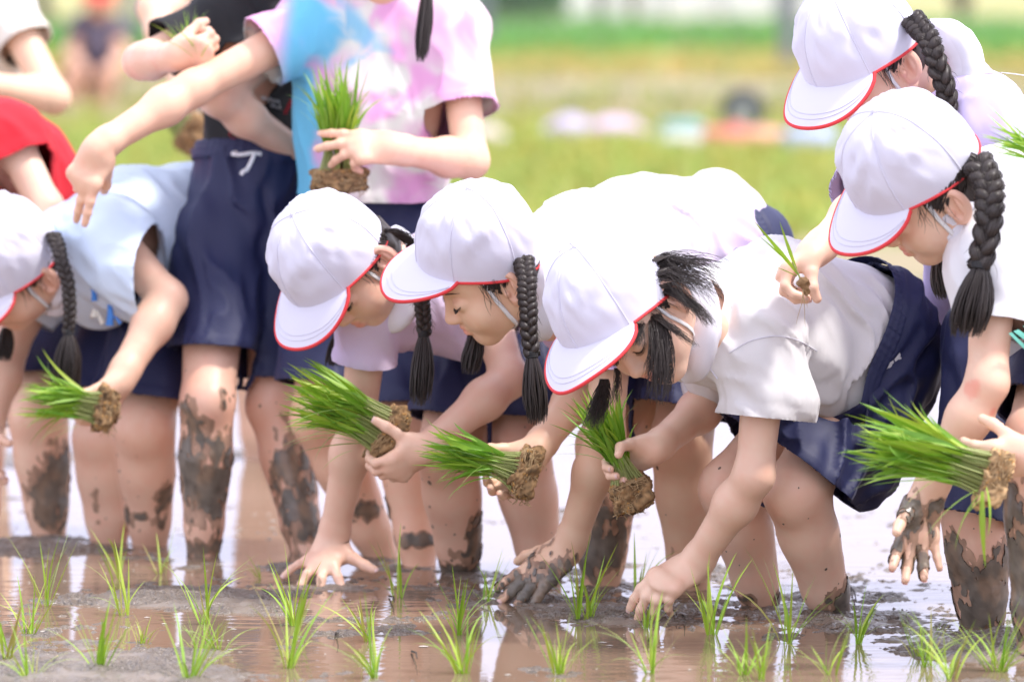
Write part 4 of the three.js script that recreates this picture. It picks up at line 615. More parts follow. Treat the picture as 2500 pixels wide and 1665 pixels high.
who(7, 'braided child with cream-white back bent low, one hand buried in mud', {
  j: { N: [1345, 640, 10.68], mid: [1570, 585, 10.85], P: [1765, 625, 11.0], S1: [1495, 760, 10.6], E1: [1478, 1070, 10.58], W1: [1390, 1338, 10.66], S2: [1415, 750, 10.88], E2: [1442, 928, 10.72], W2: [1310, 1098, 10.58],
    H1: [1740, 700, 10.92], K1: [1662, 1080, 10.75], A1: [1690, 1432, 10.85], H2: [1690, 700, 11.08], K2: [1482, 1090, 10.86], A2: [1470, 1425, 10.9] },
  head: { c: [1192, 668, 10.55], f: [-0.82, -0.55, 0.12], u: [-0.52, 0.77, 0.36], s: 1.1 }, cap: { c: [1168, 608, 10.54], f: [-0.97, -0.2, 0.04], u: [-0.2, 0.85, 0.49], s: 1.1 },
  skin: [0.801, 0.509, 0.343],
  h1: { dir: [-0.76, -0.6, 0.3], pal: [-0.35, -0.85, -0.35], sg: -1, curl: [0, 0.06, 0.05, 0.08, 0.1], spread: 0.13, thumb: [0.7, 0.3, 0.2], s: 1.1 },
  h2: { dir: [-0.55, -0.82, 0.1], pal: [-0.4, 0.15, 0.9], sg: 1, curl: [0, [0.5, 0.8, 0.5], [0.5, 0.75, 0.5], [0.45, 0.7, 0.45], [0.4, 0.7, 0.4]], spread: 0.12, thumb: [0.8, 0.55, 0.6], s: 1.05 },
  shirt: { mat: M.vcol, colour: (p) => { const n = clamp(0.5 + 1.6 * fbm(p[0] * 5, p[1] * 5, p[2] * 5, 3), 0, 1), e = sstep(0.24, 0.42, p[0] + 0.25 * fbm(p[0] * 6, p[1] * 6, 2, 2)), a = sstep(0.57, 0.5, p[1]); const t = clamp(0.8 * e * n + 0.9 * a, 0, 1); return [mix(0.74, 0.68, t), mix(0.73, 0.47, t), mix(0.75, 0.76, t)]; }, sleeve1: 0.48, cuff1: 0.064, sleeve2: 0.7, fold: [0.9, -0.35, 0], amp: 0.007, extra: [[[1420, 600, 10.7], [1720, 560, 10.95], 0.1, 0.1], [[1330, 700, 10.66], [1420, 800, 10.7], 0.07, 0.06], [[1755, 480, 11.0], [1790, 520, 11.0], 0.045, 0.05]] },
  shorts: { waist: 0.02, len: 0.78, len1: 0.8, cuff: 0.098, extra: [[[1760, 620, 11.02], [1830, 600, 11.02], 0.1, 0.085]] },
  lr: 0.93, towel: { r: 0.028, path: [[1300, 560, 10.62], [1326, 620, 10.55], [1336, 710, 10.52], [1316, 790, 10.54], [1280, 815, 10.6]] },
  hair: { n: 170, root: [0.066, -0.02, -0.05], wisps: 40, locks: [],
    braids: [{ path: [[1280, 636, 10.47], [1286, 690, 10.44], [1290, 770, 10.43], [1298, 866, 10.43]], r: 0.0158, turns: 4.8, tail: [1312, 1032, 10.44], tw: 0.022, hairs: 170 }, { path: [[1165, 800, 10.62], [1164, 812, 10.62]], r: 0.018, turns: 0, tail: [1148, 912, 10.62], tw: 0.02, tie: 0, hairs: 130 }] },
  mud: [[[1330, 1400, 10.6], 0.05, 0.8], [[1270, 1440, 10.6], 0.05, 0.7], [[1380, 1380, 10.62], 0.025, 1], [[1460, 1260, 10.86], 0.045, 1], [[1500, 1210, 10.86], 0.03, 1.5], [[1430, 1330, 10.86], 0.05, 1], [[1500, 1330, 10.86], 0.03, 1.4], [[1660, 1400, 10.8], 0.03, 0.6], [[1650, 1330, 10.8], 0.008, 3]], specks: 60,
});
who(5, 'child in lilac t-shirt leaning on one flat palm on the mud, cap nearest tie-dye shirt', {
  j: { N: [1010, 665, 10.92], P: [1228, 690, 11.25], S1: [905, 745, 10.82], E1: [874, 1020, 10.88], W1: [812, 1318, 10.99], S2: [1185, 735, 10.96], E2: [1243, 925, 10.86], W2: [1042, 1094, 10.74],
    H1: [1165, 770, 11.2], K1: [1090, 1105, 10.98], A1: [1125, 1390, 11.12], H2: [1290, 770, 11.2], K2: [1268, 1105, 11.0], A2: [1326, 1400, 11.07] },
  head: { c: [854, 645, 10.75], f: [-0.35, -0.86, 0.37], u: [-0.69, 0.5, 0.52], s: 1.1 }, cap: { c: [810, 630, 10.74], f: [-0.53, -0.77, 0.35], u: [-0.56, 0.63, 0.54], s: 1.09 },
  skin: [0.824, 0.520, 0.378],
  h1: { dir: [-0.32, -0.6, 0.72], pal: [0.05, -0.85, -0.5], sg: 1, curl: [0, [0.0, 0.35, 0.4], [-0.05, 0.45, 0.5], [-0.05, 0.45, 0.5], [-0.15, 0.25, 0.3]], spread: 0.42, thumb: [1.0, 0.1, -0.1], s: 1.08 },
  h2: { dir: [-0.8, -0.52, 0.2], pal: [-0.45, 0.35, -0.8], sg: -1, curl: [0, [0.35, 1.1, 0.6], [0.4, 1.1, 0.6], [0.5, 1.1, 0.6], [0.5, 1, 0.6]], spread: 0.1, thumb: [0.9, 0.4, 0.1], s: 1.05 },
  shirt: { mat: M.vcol, colour: lav([0.66, 0.55, 0.8], [0.74, 0.62, 0.76], 7), sleeve1: 0.5, sleeve2: 0.33, cuff1: 0.06, amp: 0.004, hem: 1.02, extra: [[[1000, 740, 10.9], [1120, 770, 10.95], 0.075, 0.075]] },
  shorts: { len: 0.78, cuff: 0.09 },
  lr: 0.93, towel: { r: 0.028, path: [[955, 560, 10.85], [1000, 630, 10.8], [1000, 710, 10.76], [965, 770, 10.77], [920, 790, 10.82]] },
  hair: { n: 150, root: [0.064, -0.01, -0.06], wisps: 40, locks: [[[875, 566, 10.8], [954, 562, 10.72], 60, 0.012, 0.004, [0, 0.004, 0.006], 0.0014], [[954, 562, 10.68], [1010, 600, 10.72], 70, 0.006, 0.012, [0, 0.01, 0], 0.0015]],
    braids: [{ path: [[1010, 600, 10.74], [1026, 690, 10.68], [1032, 750, 10.66], [1034, 815, 10.66]], r: 0.0142, turns: 3.8, tail: [1026, 985, 10.66], tw: 0.022, hairs: 170 }, { path: [[838, 790, 10.86], [836, 800, 10.86]], r: 0.016, turns: 0, tail: [812, 892, 10.86], tw: 0.018, tie: 0, hairs: 110 }] },
  mud: [[[1165, 1330, 11.05], 0.03, 2], [[1165, 1270, 11.05], 0.012, 3], [[1130, 1395, 11.1], 0.05, 0.35], [[760, 1410, 10.86], 0.03, 0.5], [[1330, 1395, 11.05], 0.03, 0.3]], specks: 110,
});
who(6, 'standing child in pink and blue tie-dye t-shirt, pointing down with an outstretched arm', {
  j: { N: [925, 15, 11.42], P: [905, 545, 11.48], S1: [765, 62, 11.36], E1: [470, 216, 11.26], W1: [240, 358, 11.16], S2: [1112, 80, 11.4], E2: [1148, 392, 11.3], W2: [968, 364, 11.12],
    H1: [825, 620, 11.46], K1: [780, 1020, 11.28], A1: [930, 1355, 11.37], H2: [985, 620, 11.46], K2: [988, 1040, 11.26], A2: [1022, 1375, 11.23] },
  head: { c: [935, -150, 11.35], f: [-0.3, -0.3, 0.9], u: [-0.1, 0.95, 0.3], s: 1.1 }, cap: { c: [935, -210, 11.34], f: [-0.3, -0.25, 0.9], u: [-0.1, 0.95, 0.28], s: 1.1 },
  skin: [0.860, 0.520, 0.353],
  h1: { dir: [-0.42, -0.88, 0.1], pal: [0.15, -0.1, -0.97], sg: 1, curl: [0, [0.1, 0.15, 0.1], [0.35, 0.3, 0.15], [0.9, 1.3, 0.7], [1.0, 1.3, 0.7]], spread: 0.1, thumb: [0.3, 0.8, 0.3], s: 1.1 },
  h2: { dir: [-1, 0.06, 0.12], pal: [0.05, -0.55, -0.83], sg: -1, curl: [0, [0.15, 0.15, 0.1], [0.25, 0.25, 0.15], [0.45, 0.5, 0.3], [0.75, 1.0, 0.6]], spread: 0.12, thumb: [0.5, 0.7, 0.3], s: 1.1 },
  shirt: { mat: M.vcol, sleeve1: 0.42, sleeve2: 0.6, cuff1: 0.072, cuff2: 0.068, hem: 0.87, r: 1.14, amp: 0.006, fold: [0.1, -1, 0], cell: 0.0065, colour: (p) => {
    const q = [p[0] * 9, p[1] * 9, p[2] * 9], w = fbm(q[0] * 0.5, q[1] * 0.5, q[2] * 0.5, 3) * 2.2, a = fbm(q[0] + w, q[1] - w, q[2] + 3, 3), b = fbm(q[0] * 0.8 - w + 9, q[1] * 0.8 + w, q[2], 3); let c = [0.8, 0.81, 0.73];
    const t = 0.85 * sstep(-0.26, 0.2, a); c = [mix(c[0], 0.8, t), mix(c[1], 0.33, t), mix(c[2], 0.66, t)];
    const left = sstep(-0.345, -0.4, p[0] + 0.12 * a) * sstep(-0.485, -0.435, p[0] - 0.12 * Math.max(0, p[1] - 0.98)), spot = 0.8 * sstep(0.2, 0.4, b), k = Math.max(left, spot); c = [mix(c[0], 0.16, k), mix(c[1], 0.55, k), mix(c[2], 0.8, k)];
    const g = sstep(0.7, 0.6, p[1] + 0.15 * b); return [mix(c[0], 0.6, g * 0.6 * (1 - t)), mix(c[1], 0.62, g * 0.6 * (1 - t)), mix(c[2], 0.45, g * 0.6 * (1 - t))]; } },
  lr: 0.9, shorts: { len1: 0.8, len2: 0.88, cuff: 0.096 }, towel: { up: 0.07, r: 0.066, h: 0.03 },
  hair: { n: 60, wisps: 0, braids: [{ path: [[1043, -40, 11.25], [1043, -20, 11.25]], r: 0.018, turns: 0, tail: [1028, 146, 11.22], tw: 0.014, tie: 0, hairs: 130 }] },
  mud: [[[940, 1240, 11.27], 0.03, 0.6], [[890, 1255, 11.27], 0.05, 0.35], [[1030, 1320, 11.2], 0.04, 0.3], [[960, 1300, 11.28], 0.012, 3]], specks: 40,
});
who(4, 'standing child in black t-shirt, navy shorts and mud-streaked legs', {
  j: { N: [665, -15, 11.66], P: [612, 505, 11.62], S1: [560, 40, 11.58], E1: [345, 150, 11.48], W1: [425, 138, 11.3], S2: [745, 60, 11.62], E2: [530, 238, 11.4], W2: [752, 392, 11.58],
    H1: [535, 600, 11.56], K1: [505, 985, 11.36], A1: [495, 1350, 11.4], H2: [680, 600, 11.62], K2: [668, 990, 11.5], A2: [748, 1345, 11.45] },
  head: { c: [690, -170, 11.6], f: [-0.4, -0.3, 0.85], u: [-0.1, 0.95, 0.3], s: 1.1 }, cap: { c: [690, -228, 11.6], f: [-0.4, -0.3, 0.85], u: [-0.1, 0.95, 0.3], s: 1.1 },
  skin: [0.847, 0.520, 0.373],
  h1: { dir: [0.85, 0.15, 0.4], pal: [0.1, 0.4, -0.9], sg: 1, curl: [0, 0.75, 0.8, 0.85, 0.9], thumb: [0.5, 0.8, 0.5] },
  shirt: { mat: std(0.018, 0.018, 0.02, 0.85), sleeve1: 0.72, sleeve2: 0.6, cuff1: 0.06, r: 0.84, fold: [0.3, -0.9, 0] },
  lr: 0.86, shorts: { waist: 0.24, r: 0.126, k: 0.012, len1: 0.66, len2: 0.83, cuff1: 0.086, cuff2: 0.078, amp: 0.008 },
  mud: [[[445, 1010, 11.3], 0.026, 1.6], [[450, 1180, 11.32], 0.045, 2], [[530, 1190, 11.32], 0.04, 2], [[470, 1230, 11.32], 0.035, 0.9], [[560, 940, 11.3], 0.016, 2.4], [[495, 1345, 11.35], 0.05, 0.35], [[730, 1180, 11.4], 0.05, 2], [[690, 1080, 11.4], 0.02, 2.5], [[745, 1250, 11.4], 0.04, 1], [[555, 890, 11.3], 0.016, 1]], specks: 60,
});
who(3, 'child in pale blue blouse with frilled puff sleeve, holding seedlings low', {
  j: { N: [165, 615, 11.5], mid: [310, 555, 11.62], P: [450, 560, 11.74], S1: [262, 570, 11.44], E1: [408, 730, 11.36], W1: [292, 925, 11.26], S2: [100, 690, 11.62], E2: [15, 860, 11.6], W2: [-30, 1050, 11.5],
    H1: [415, 640, 11.68], K1: [352, 1050, 11.48], A1: [365, 1325, 11.58], H2: [350, 650, 11.82], K2: [248, 1070, 11.58], A2: [265, 1318, 11.63] },
  head: { c: [30, 655, 11.4], f: [-0.62, -0.72, 0.3], u: [-0.4, 0.62, 0.67], s: 1.1 }, cap: { c: [6, 628, 11.39], f: [-0.67, -0.66, 0.33], u: [-0.34, 0.68, 0.65], s: 1.1 },
  skin: [0.801, 0.498, 0.353], r: 1.06,
  h1: { dir: [-0.25, -0.92, 0.25], pal: [-0.9, 0.15, -0.25], sg: -1, curl: [0, 0.45, 0.5, 0.55, 0.6], spread: 0.06, thumb: [0.6, 0.6, 0.3], s: 1.05 },
  shirt: { mat: M.vcol, colour: lav([0.6, 0.72, 0.88], [0.7, 0.78, 0.88], 4), sleeve1: 0.74, cuff1: 0.082, tilt1: [0.9, 0.6, 0], sleeve2: 0.5, hem: 1.06, r: 1.08, neck: 0.066, fold: [0.7, -0.6, 0], extra: [[[170, 640, 11.5], [240, 700, 11.5], 0.09, 0.085], [[270, 600, 11.4], [310, 655, 11.37], 0.09, 0.09, 1], [[330, 545, 11.65], [480, 500, 11.75], 0.1, 0.085]] },
  shorts: { len1: 0.82, len2: 0.76, cuff: 0.1 },
  towel: { up: 0.08, r: 0.068, h: 0.04 },
  hair: { n: 150, root: [0.066, -0.01, -0.055], wisps: 40, locks: [],
    braids: [{ path: [[130, 572, 11.34], [150, 640, 11.29], [168, 720, 11.27], [166, 812, 11.27]], r: 0.0128, turns: 5, tail: [160, 945, 11.28], tw: 0.03, hairs: 170 }, { path: [[14, 790, 11.5], [14, 800, 11.5]], r: 0.016, turns: 0, tail: [8, 880, 11.5], tw: 0.016, tie: 0, hairs: 110 }] },
  mud: [[[285, 1270, 11.52], 0.025, 1], [[405, 1260, 11.5], 0.02, 2.4], [[230, 1260, 11.55], 0.015, 2], [[330, 1262, 11.5], 0.02, 0.4]], specks: 60,
});
who(2, 'child in red t-shirt bending at the left edge, behind pale blue blouse', {
  j: { N: [-60, 345, 11.9], P: [70, 610, 12.1], S1: [30, 350, 11.8], E1: [112, 510, 11.74], W1: [70, 720, 11.7], S2: [-170, 380, 11.95], E2: [-200, 600, 11.9], W2: [-150, 780, 11.85],
    H1: [110, 690, 12.0], K1: [92, 1020, 11.76], A1: [117, 1295, 11.8], H2: [-30, 690, 12.05], K2: [-70, 1020, 11.85], A2: [-50, 1290, 11.85] },
  head: { c: [-180, 330, 11.75], f: [-0.6, -0.7, 0.3], u: [-0.6, 0.6, 0.4], s: 1.08 }, cap: { c: [-205, 300, 11.74], f: [-0.6, -0.7, 0.3], u: [-0.6, 0.6, 0.4], s: 1.08 },
  skin: [0.860, 0.553, 0.393],
  shirt: { mat: std(0.68, 0.02, 0.035, 0.85), sleeve1: 0.3, r: 1.2, amp: 0.006, neck: 0.06, extra: [[[40, 400, 11.95], [90, 480, 12.0], 0.11, 0.11]] }, shorts: { len: 0.72, cuff: 0.1 },
  mud: [[[135, 1200, 11.74], 0.04, 1.6], [[110, 1250, 11.74], 0.03, 0.8]], specks: 40, hair: { n: 40, wisps: 0 }, cell: 1.2,
});
who(1, 'child in cream shirt at the top left corner, only the bent arm in view', {
  j: { N: [-110, -60, 13.2], P: [-90, 440, 13.3], S1: [10, 10, 13.1], E1: [128, 238, 13.0], W1: [-40, 205, 12.8], S2: [-240, 0, 13.2], E2: [-300, 240, 13.1], W2: [-250, 420, 13.0],
    H1: [-40, 500, 13.3], K1: [-40, 820, 13.2], A1: [-30, 1135, 13.16], H2: [-150, 500, 13.3], K2: [-160, 820, 13.2], A2: [-160, 1130, 13.2] },
  head: { c: [-130, -200, 13.1], f: [-0.5, -0.4, 0.7], u: [-0.1, 0.9, 0.3], s: 1.08 }, cap: { c: [-130, -250, 13.1], f: [-0.5, -0.4, 0.7], u: [-0.1, 0.9, 0.3], s: 1.08 }, skin: [0.860, 0.575, 0.393], r: 1.05,
  shirt: { mat: std(0.8, 0.76, 0.66, 0.9), sleeve1: 0.42, cuff1: 0.068, r: 1.15 }, shorts: { len: 0.75 }, hair: { n: 30, wisps: 0 }, cell: 1.3,
});
who(8, 'child mostly hidden behind black t-shirt, muddy hand holding a soil block', {
  j: { N: [650, -70, 13.4], P: [640, 420, 13.4], S1: [560, 0, 13.35], E1: [372, 20, 13.2], W1: [452, 225, 13.05], S2: [760, 0, 13.4], E2: [790, 220, 13.3], W2: [720, 380, 13.2],
    H1: [600, 480, 13.4], K1: [628, 800, 13.3], A1: [632, 1115, 13.35], H2: [700, 480, 13.4], K2: [706, 800, 13.3], A2: [712, 1120, 13.3] },
  head: { c: [640, -230, 13.3], f: [-0.5, -0.4, 0.7], u: [-0.1, 0.9, 0.3], s: 1.08 }, cap: { c: [640, -280, 13.3], f: [-0.5, -0.4, 0.7], u: [-0.1, 0.9, 0.3], s: 1.08 }, skin: [0.860, 0.575, 0.412],
  h1: { dir: [0.2, -0.95, 0.2], pal: [0.3, 0.1, 0.95], sg: 1, curl: [0, 0.5, 0.5, 0.55, 0.6] },
  shirt: { mat: std(0.72, 0.68, 0.8, 0.9), sleeve: 0.4, hem: 0.95, extra: [[[600, 200, 13.45], [585, 390, 13.45], 0.08, 0.08]] }, shorts: { len: 0.75 }, mud: [[[462, 270, 13.02], 0.05, 1.2]], specks: 10, hair: { n: 30, wisps: 0 }, cell: 1.3,
});
who(12, 'small blurred child in red cap sitting on the far grass bank', {
  j: { N: [232, 52, 33], P: [222, 165, 33.1], S1: [195, 70, 33], E1: [170, 130, 32.8], W1: [200, 165, 32.6], S2: [275, 72, 33], E2: [300, 130, 32.8], W2: [270, 165, 32.6],
    H1: [205, 178, 33.05], K1: [168, 196, 32.7], A1: [185, 268, 32.7], H2: [248, 178, 33.05], K2: [262, 190, 32.7], A2: [240, 268, 32.7] },
  head: { c: [245, -8, 32.9], f: [-0.1, -0.2, 0.95], u: [0, 1, 0.2], s: 1.1 }, cap: { c: [245, -32, 32.9], f: [-0.1, -0.2, 0.95], u: [0, 1, 0.2], s: 1.1, red: 1 }, skin: [0.729, 0.420, 0.295],
  shirt: { mat: std(0.12, 0.1, 0.14, 0.9), sleeve: 0.5, extra: [[[235, 110, 32.9], [245, 150, 32.9], 0.07, 0.06]] }, shorts: { len: 0.6 }, hair: { n: 30, wisps: 0 }, cell: 1.6,
});
// ------------------------------------------------------------------ rice: bunches in the hands, seedlings in the mud
const G = [leafMat(0.28, 0.51, 0.03), leafMat(0.36, 0.58, 0.04), leafMat(0.21, 0.44, 0.03), leafMat(0.46, 0.61, 0.06)];
const OLD = leafMat(0.50, 0.46, 0.12);
const STEM = leafMat(0.46, 0.52, 0.16), SOIL = std(0.26, 0.155, 0.07, 0.95), ROOT = std(0.48, 0.33, 0.17, 0.85), HUSK = std(0.50, 0.27, 0.08, 0.7);
const BL = []; for (let i = 0; i < 14; i++) BL.push(geo(bladeGeo(rr(0.020, 0.034), [0.12, 0.3, 0.55, 0.9, 1.3][i % 5] * rr(0.8, 1.2), rr(-0.8, 0.8), 8)));
function leaf(parent, p, dir, L, wide, v, mat, az) {        // one leaf as a mesh of its own
  const o = new THREE.Mesh(BL[v % BL.length], mat), d = norm(dir), s = norm(madd(az, d, -dot(az, d))), w = cross(s, d);
  const b = parent.base ?? [0, 0, 0];
  o.matrixAutoUpdate = true; const M4 = new THREE.Matrix4().makeBasis(new THREE.Vector3(...s), new THREE.Vector3(...d), new THREE.Vector3(...w)); o.quaternion.setFromRotationMatrix(M4); o.position.set(p[0] - b[0], p[1] - b[1], p[2] - b[2]); o.scale.set(L, L, L * wide); o.name = 'leaf'; o.castShadow = o.receiveShadow = true; parent.add(o); return o;
}
function bunch(label, o) {
  const c = at(o.soil), d = norm(o.dir), fr = frame(d, o.up ?? [0, 1, 0]), t = thing('rice_bunch', label, 'seedlings', c, 'bunches of rice seedlings held in the hands'); const [sx, sy, sz] = o.size;     // l, u, along
  { const g = new THREE.BoxGeometry(2, 2, 2, 26, 26, 18), p = g.attributes.position, m = newMesh(); for (let i = 0; i < p.count; i++) { let x = p.getX(i), y = p.getY(i), z = p.getZ(i); const l = Math.pow(Math.abs(x) ** 5 + Math.abs(y) ** 5 + Math.abs(z) ** 5, 1 / 5); x /= l; y /= l; z /= l; const q = loc(c, fr, x * sx / 2, y * sy / 2, z * sz / 2), n = 0.019 * fbm(q[0] * 38, q[1] * 38, q[2] * 38, 3) + 0.007 * (0.35 - Math.abs(noise(q[0] * 120, q[1] * 120, q[2] * 120))), k = norm(sub(q, c)); m.pos.push(...madd(q, k, n * 1.6)); m.nrm.push(...k); } m.idx = Array.from(g.index.array); 
    paint(m, (q) => { const n = clamp(1 + 2.2 * fbm(q[0] * 90, q[1] * 90, q[2] * 90, 3), 0.25, 2.2); return [n, n, n]; }); const w = mergeByPlace(m); renormal(w); const e = part('soil_block', w, o.pale ? std(0.46, 0.30, 0.15, 0.95, { vertexColors: true }) : std(0.25, 0.15, 0.068, 0.95, { vertexColors: true }), t); }
  const skin = (x, y, z, e = 1.03) => { const l = Math.pow(Math.abs(x) ** 5 + Math.abs(y) ** 5 + Math.abs(z) ** 5, 1 / 5); return loc(c, fr, x / l * sx / 2 * e, y / l * sy / 2 * e, z / l * sz / 2 * e); };
  const roots = newMesh(), husks = newMesh();
  for (let i = 0; i < 240; i++) { let x = rr(-1, 1), y = rr(-1, 1), z = rr(-1, 0.9), P = []; const a = [rr(-1, 1), rr(-1, 1), rr(-1, 1)]; const long = rnd() < 0.14; for (let k = 0; k < 6; k++) { P.push(skin(x, y, z, 1.02 + rr(0, 0.05))); x += a[0] * 0.16 + rr(-0.12, 0.12); y += a[1] * 0.16 + rr(-0.12, 0.12); z += a[2] * 0.12; } if (long) { const e = P[5]; for (let k = 1; k < 4; k++) P.push(add(e, [rr(-0.003, 0.003) * k + a[0] * 0.004 * k, -0.005 * k, rr(-0.003, 0.003) * k])); } tube(roots, P, rr(0.0005, 0.0011), 3); }
  for (let i = 0; i < 60; i++) { const p = skin(rr(-1, 1), rr(-1, 1), rr(-1, 1), 1.03), a = norm([rr(-1, 1), rr(-1, 1), rr(-1, 1)]); tube(husks, [madd(p, a, -0.0038), madd(p, a, -0.002), madd(p, a, 0.001), madd(p, a, 0.0038)], (q) => 0.0016 * Math.sin(Math.PI * mix(0.15, 0.9, q)) + 0.0003, 5); }
  part('roots', roots, ROOT, t).userData.kind = 'stuff'; part('seed_husks', husks, HUSK, t).userData.kind = 'stuff';
  // stems and leaves
  const n = o.n ?? 130, L = o.L, groups = [[], [], [], []], stems = newMesh();
  for (let i = 0; i < n; i++) {
    const x = rr(-0.85, 0.85), y = rr(-0.85, 0.85), p = loc(c, fr, x * sx / 2, y * sy / 2, sz * 0.46), sp = o.spread ?? 0.28, neck = o.neck ?? 0.55, out = norm(loc([0, 0, 0], fr, (x * neck + rr(-1, 1) * rr(0.4, 1.3)) * sp, (y * neck + rr(-1, 1) * rr(0.4, 1.3)) * sp, 1)), hl = L * rr(0.1, 0.3), q = madd(loc(p, fr, -x * sx * (o.pinch ?? 0.25), -y * sy * (o.pinch ?? 0.25), hl), out, 0);
    tube(stems, [p, lerp(p, q, 0.5), madd(q, out, 0.006)], 0.0011, 4);
    const az = norm(add([rr(-1, 1), rr(-1, 1), rr(-1, 1)], [0, -0.7, 0])), LL = L * rr(0.58, 0.92), v = Math.floor(rnd() * 14), wide = rr(0.85, 1.35), mi = rnd() < 0.15 ? 3 : Math.floor(rnd() * 3);
    if (i < (o.loose ?? 26)) { leaf(t, q, norm(add(out, mul([rr(-1, 1), rr(-1, 1), rr(-1, 1)], 0.22))), LL * rr(0.9, 1.15), wide, v, G[mi], az); continue; }
    const d2 = norm(out), s = norm(madd(az, d2, -dot(az, d2))), w = cross(s, d2), g = BL[v % 14].clone().applyMatrix4(new THREE.Matrix4().makeBasis(new THREE.Vector3(...s), new THREE.Vector3(...d2), new THREE.Vector3(...w)).multiply(new THREE.Matrix4().makeScale(LL * 0.8, LL, LL * wide)).setPosition(...q)); groups[mi].push(g);
  }
  part('stems', stems, STEM, t).userData.kind = 'stuff';
  groups.forEach((g, i) => { if (g.length) { const e = part('leaf_mass', mergeGeometries(g), G[i], t); e.userData.kind = 'stuff'; } });
  for (const [a, b, w, bend] of o.stray ?? []) { const A = at(a), B = at(b), dd = sub(B, A); leaf(t, A, add(norm(dd), [0, bend ?? 0.1, 0]), len(dd), w ?? 1.2, 2, G[1], [0, -1, 0.1]); }
  return t;
}
function mergeByPlace(m) { const map = new Map(), o = { pos: [], nrm: [], idx: [], col: m.col ? [] : undefined }; const id = []; for (let i = 0; i < m.pos.length / 3; i++) { const k = [0, 1, 2].map((c) => Math.round(m.pos[i * 3 + c] * 2e5)).join(); if (!map.has(k)) { map.set(k, o.pos.length / 3); for (let c = 0; c < 3; c++) { o.pos.push(m.pos[i * 3 + c]); o.nrm.push(m.nrm[i * 3 + c]); if (m.col) o.col.push(m.col[i * 3 + c]); } } id.push(map.get(k)); } o.idx = m.idx.map((i) => id[i]); return o; }
bunch('upright bunch of rice seedlings above the soil block, in front of tie-dye shirt', { soil: [828, 440, 11.17], dir: [-0.03, 1, 0.03], up: [0, 0, 1], size: [0.1, 0.05, 0.045], L: 0.2, n: 110, spread: 0.17, pinch: 0.22 });
bunch('largest bunch of rice seedlings, fanning left below the lilac t-shirt', { soil: [950, 1060, 10.75], dir: [-0.84, 0.5, 0.2], up: [0.3, 0.9, 0.1], size: [0.055, 0.1, 0.042], L: 0.185, n: 190, spread: 0.2, pinch: 0.05, stray: [[[860, 1100, 10.66], [776, 1127, 10.62]], [[850, 1060, 10.66], [676, 1052, 10.62]], [[840, 1000, 10.66], [680, 1014, 10.62]]] });
bunch('small bunch of rice seedlings with a ragged soil block, left of the muddy buried hand', { soil: [1283, 1155, 10.535], dir: [-0.93, 0.3, 0.12], up: [0.25, 0.95, 0], size: [0.05, 0.088, 0.042], L: 0.17, n: 110, spread: 0.18, pinch: 0.2, stray: [[[1190, 1130, 10.46], [1092, 1190, 10.44]], [[1205, 1110, 10.46], [1190, 1070, 10.44]], [[1180, 1140, 10.46], [1205, 1205, 10.46]]] });
bunch('tightly gripped bunch of rice seedlings beneath the bobbed child, soil block lowest', { soil: [1542, 1206, 10.425], dir: [-0.36, 0.93, 0.05], up: [0.2, 0.1, 1], size: [0.066, 0.05, 0.056], L: 0.17, n: 120, spread: 0.22, pinch: 0.26, stray: [[[1490, 1130, 10.32], [1340, 1076, 10.3], 1.4], [[1480, 1100, 10.32], [1362, 1030, 10.3], 1.4], [[1480, 1090, 10.32], [1385, 1018, 10.3], 1.4]] });
bunch('bunch of rice seedlings at the right edge with pale soil block and dangling leaves', { soil: [2428, 1165, 9.7], dir: [-0.93, 0.33, 0.15], up: [0.25, 0.95, 0.1], size: [0.05, 0.092, 0.042], L: 0.22, n: 150, spread: 0.15, pinch: 0.1, pale: 1, stray: [[[2400, 1200, 9.62], [2395, 1395, 9.6], 1.6, 0], [[2390, 1195, 9.62], [2225, 1290, 9.6], 1.6], [[2390, 1210, 9.62], [2300, 1330, 9.6], 1.6], [[2410, 1190, 9.62], [2440, 1310, 9.6], 1.4], [[2405, 1215, 9.62], [2330, 1270, 9.6], 1.5], [[2290, 1170, 9.62], [2190, 1225, 9.6]], [[2300, 1165, 9.62], [2160, 1172, 9.6]]] });
bunch('bunch of rice seedlings held beside the pale blue blouse', { soil: [256, 1000, 11.2], dir: [-0.94, 0.22, 0.2], up: [0.2, 0.95, 0], size: [0.045, 0.078, 0.036], L: 0.145, n: 110, spread: 0.26, pinch: 0.1, stray: [[[180, 1040, 11.16], [85, 1055, 11.14]], [[190, 1040, 11.16], [110, 1070, 11.14]]] });
bunch('rice seedlings in the fist in front of the black sleeve', { soil: [478, 200, 11.36], dir: [-0.2, 0.97, 0], up: [0, 0, 1], size: [0.05, 0.04, 0.04], L: 0.12, n: 26, spread: 0.25, stray: [[[470, 140, 11.26], [384, 66, 11.24], 1.3], [[480, 130, 11.26], [432, 40, 11.24], 1.3], [[490, 140, 11.26], [512, 88, 11.24]]] });
bunch('blurred seedlings with brown soil block behind the outstretched arm', { soil: [473, 330, 12.98], dir: [-0.8, 0.55, 0], up: [0.5, 0.8, 0], size: [0.05, 0.085, 0.06], L: 0.12, n: 60, loose: 10 });
bunch('few leaves of a rice bunch at the right edge before the lavender t-shirt', { soil: [2575, 400, 9.72], dir: [-0.86, 0.48, 0], up: [0.4, 0.8, 0], size: [0.05, 0.06, 0.04], L: 0.11, n: 30, loose: 12 });
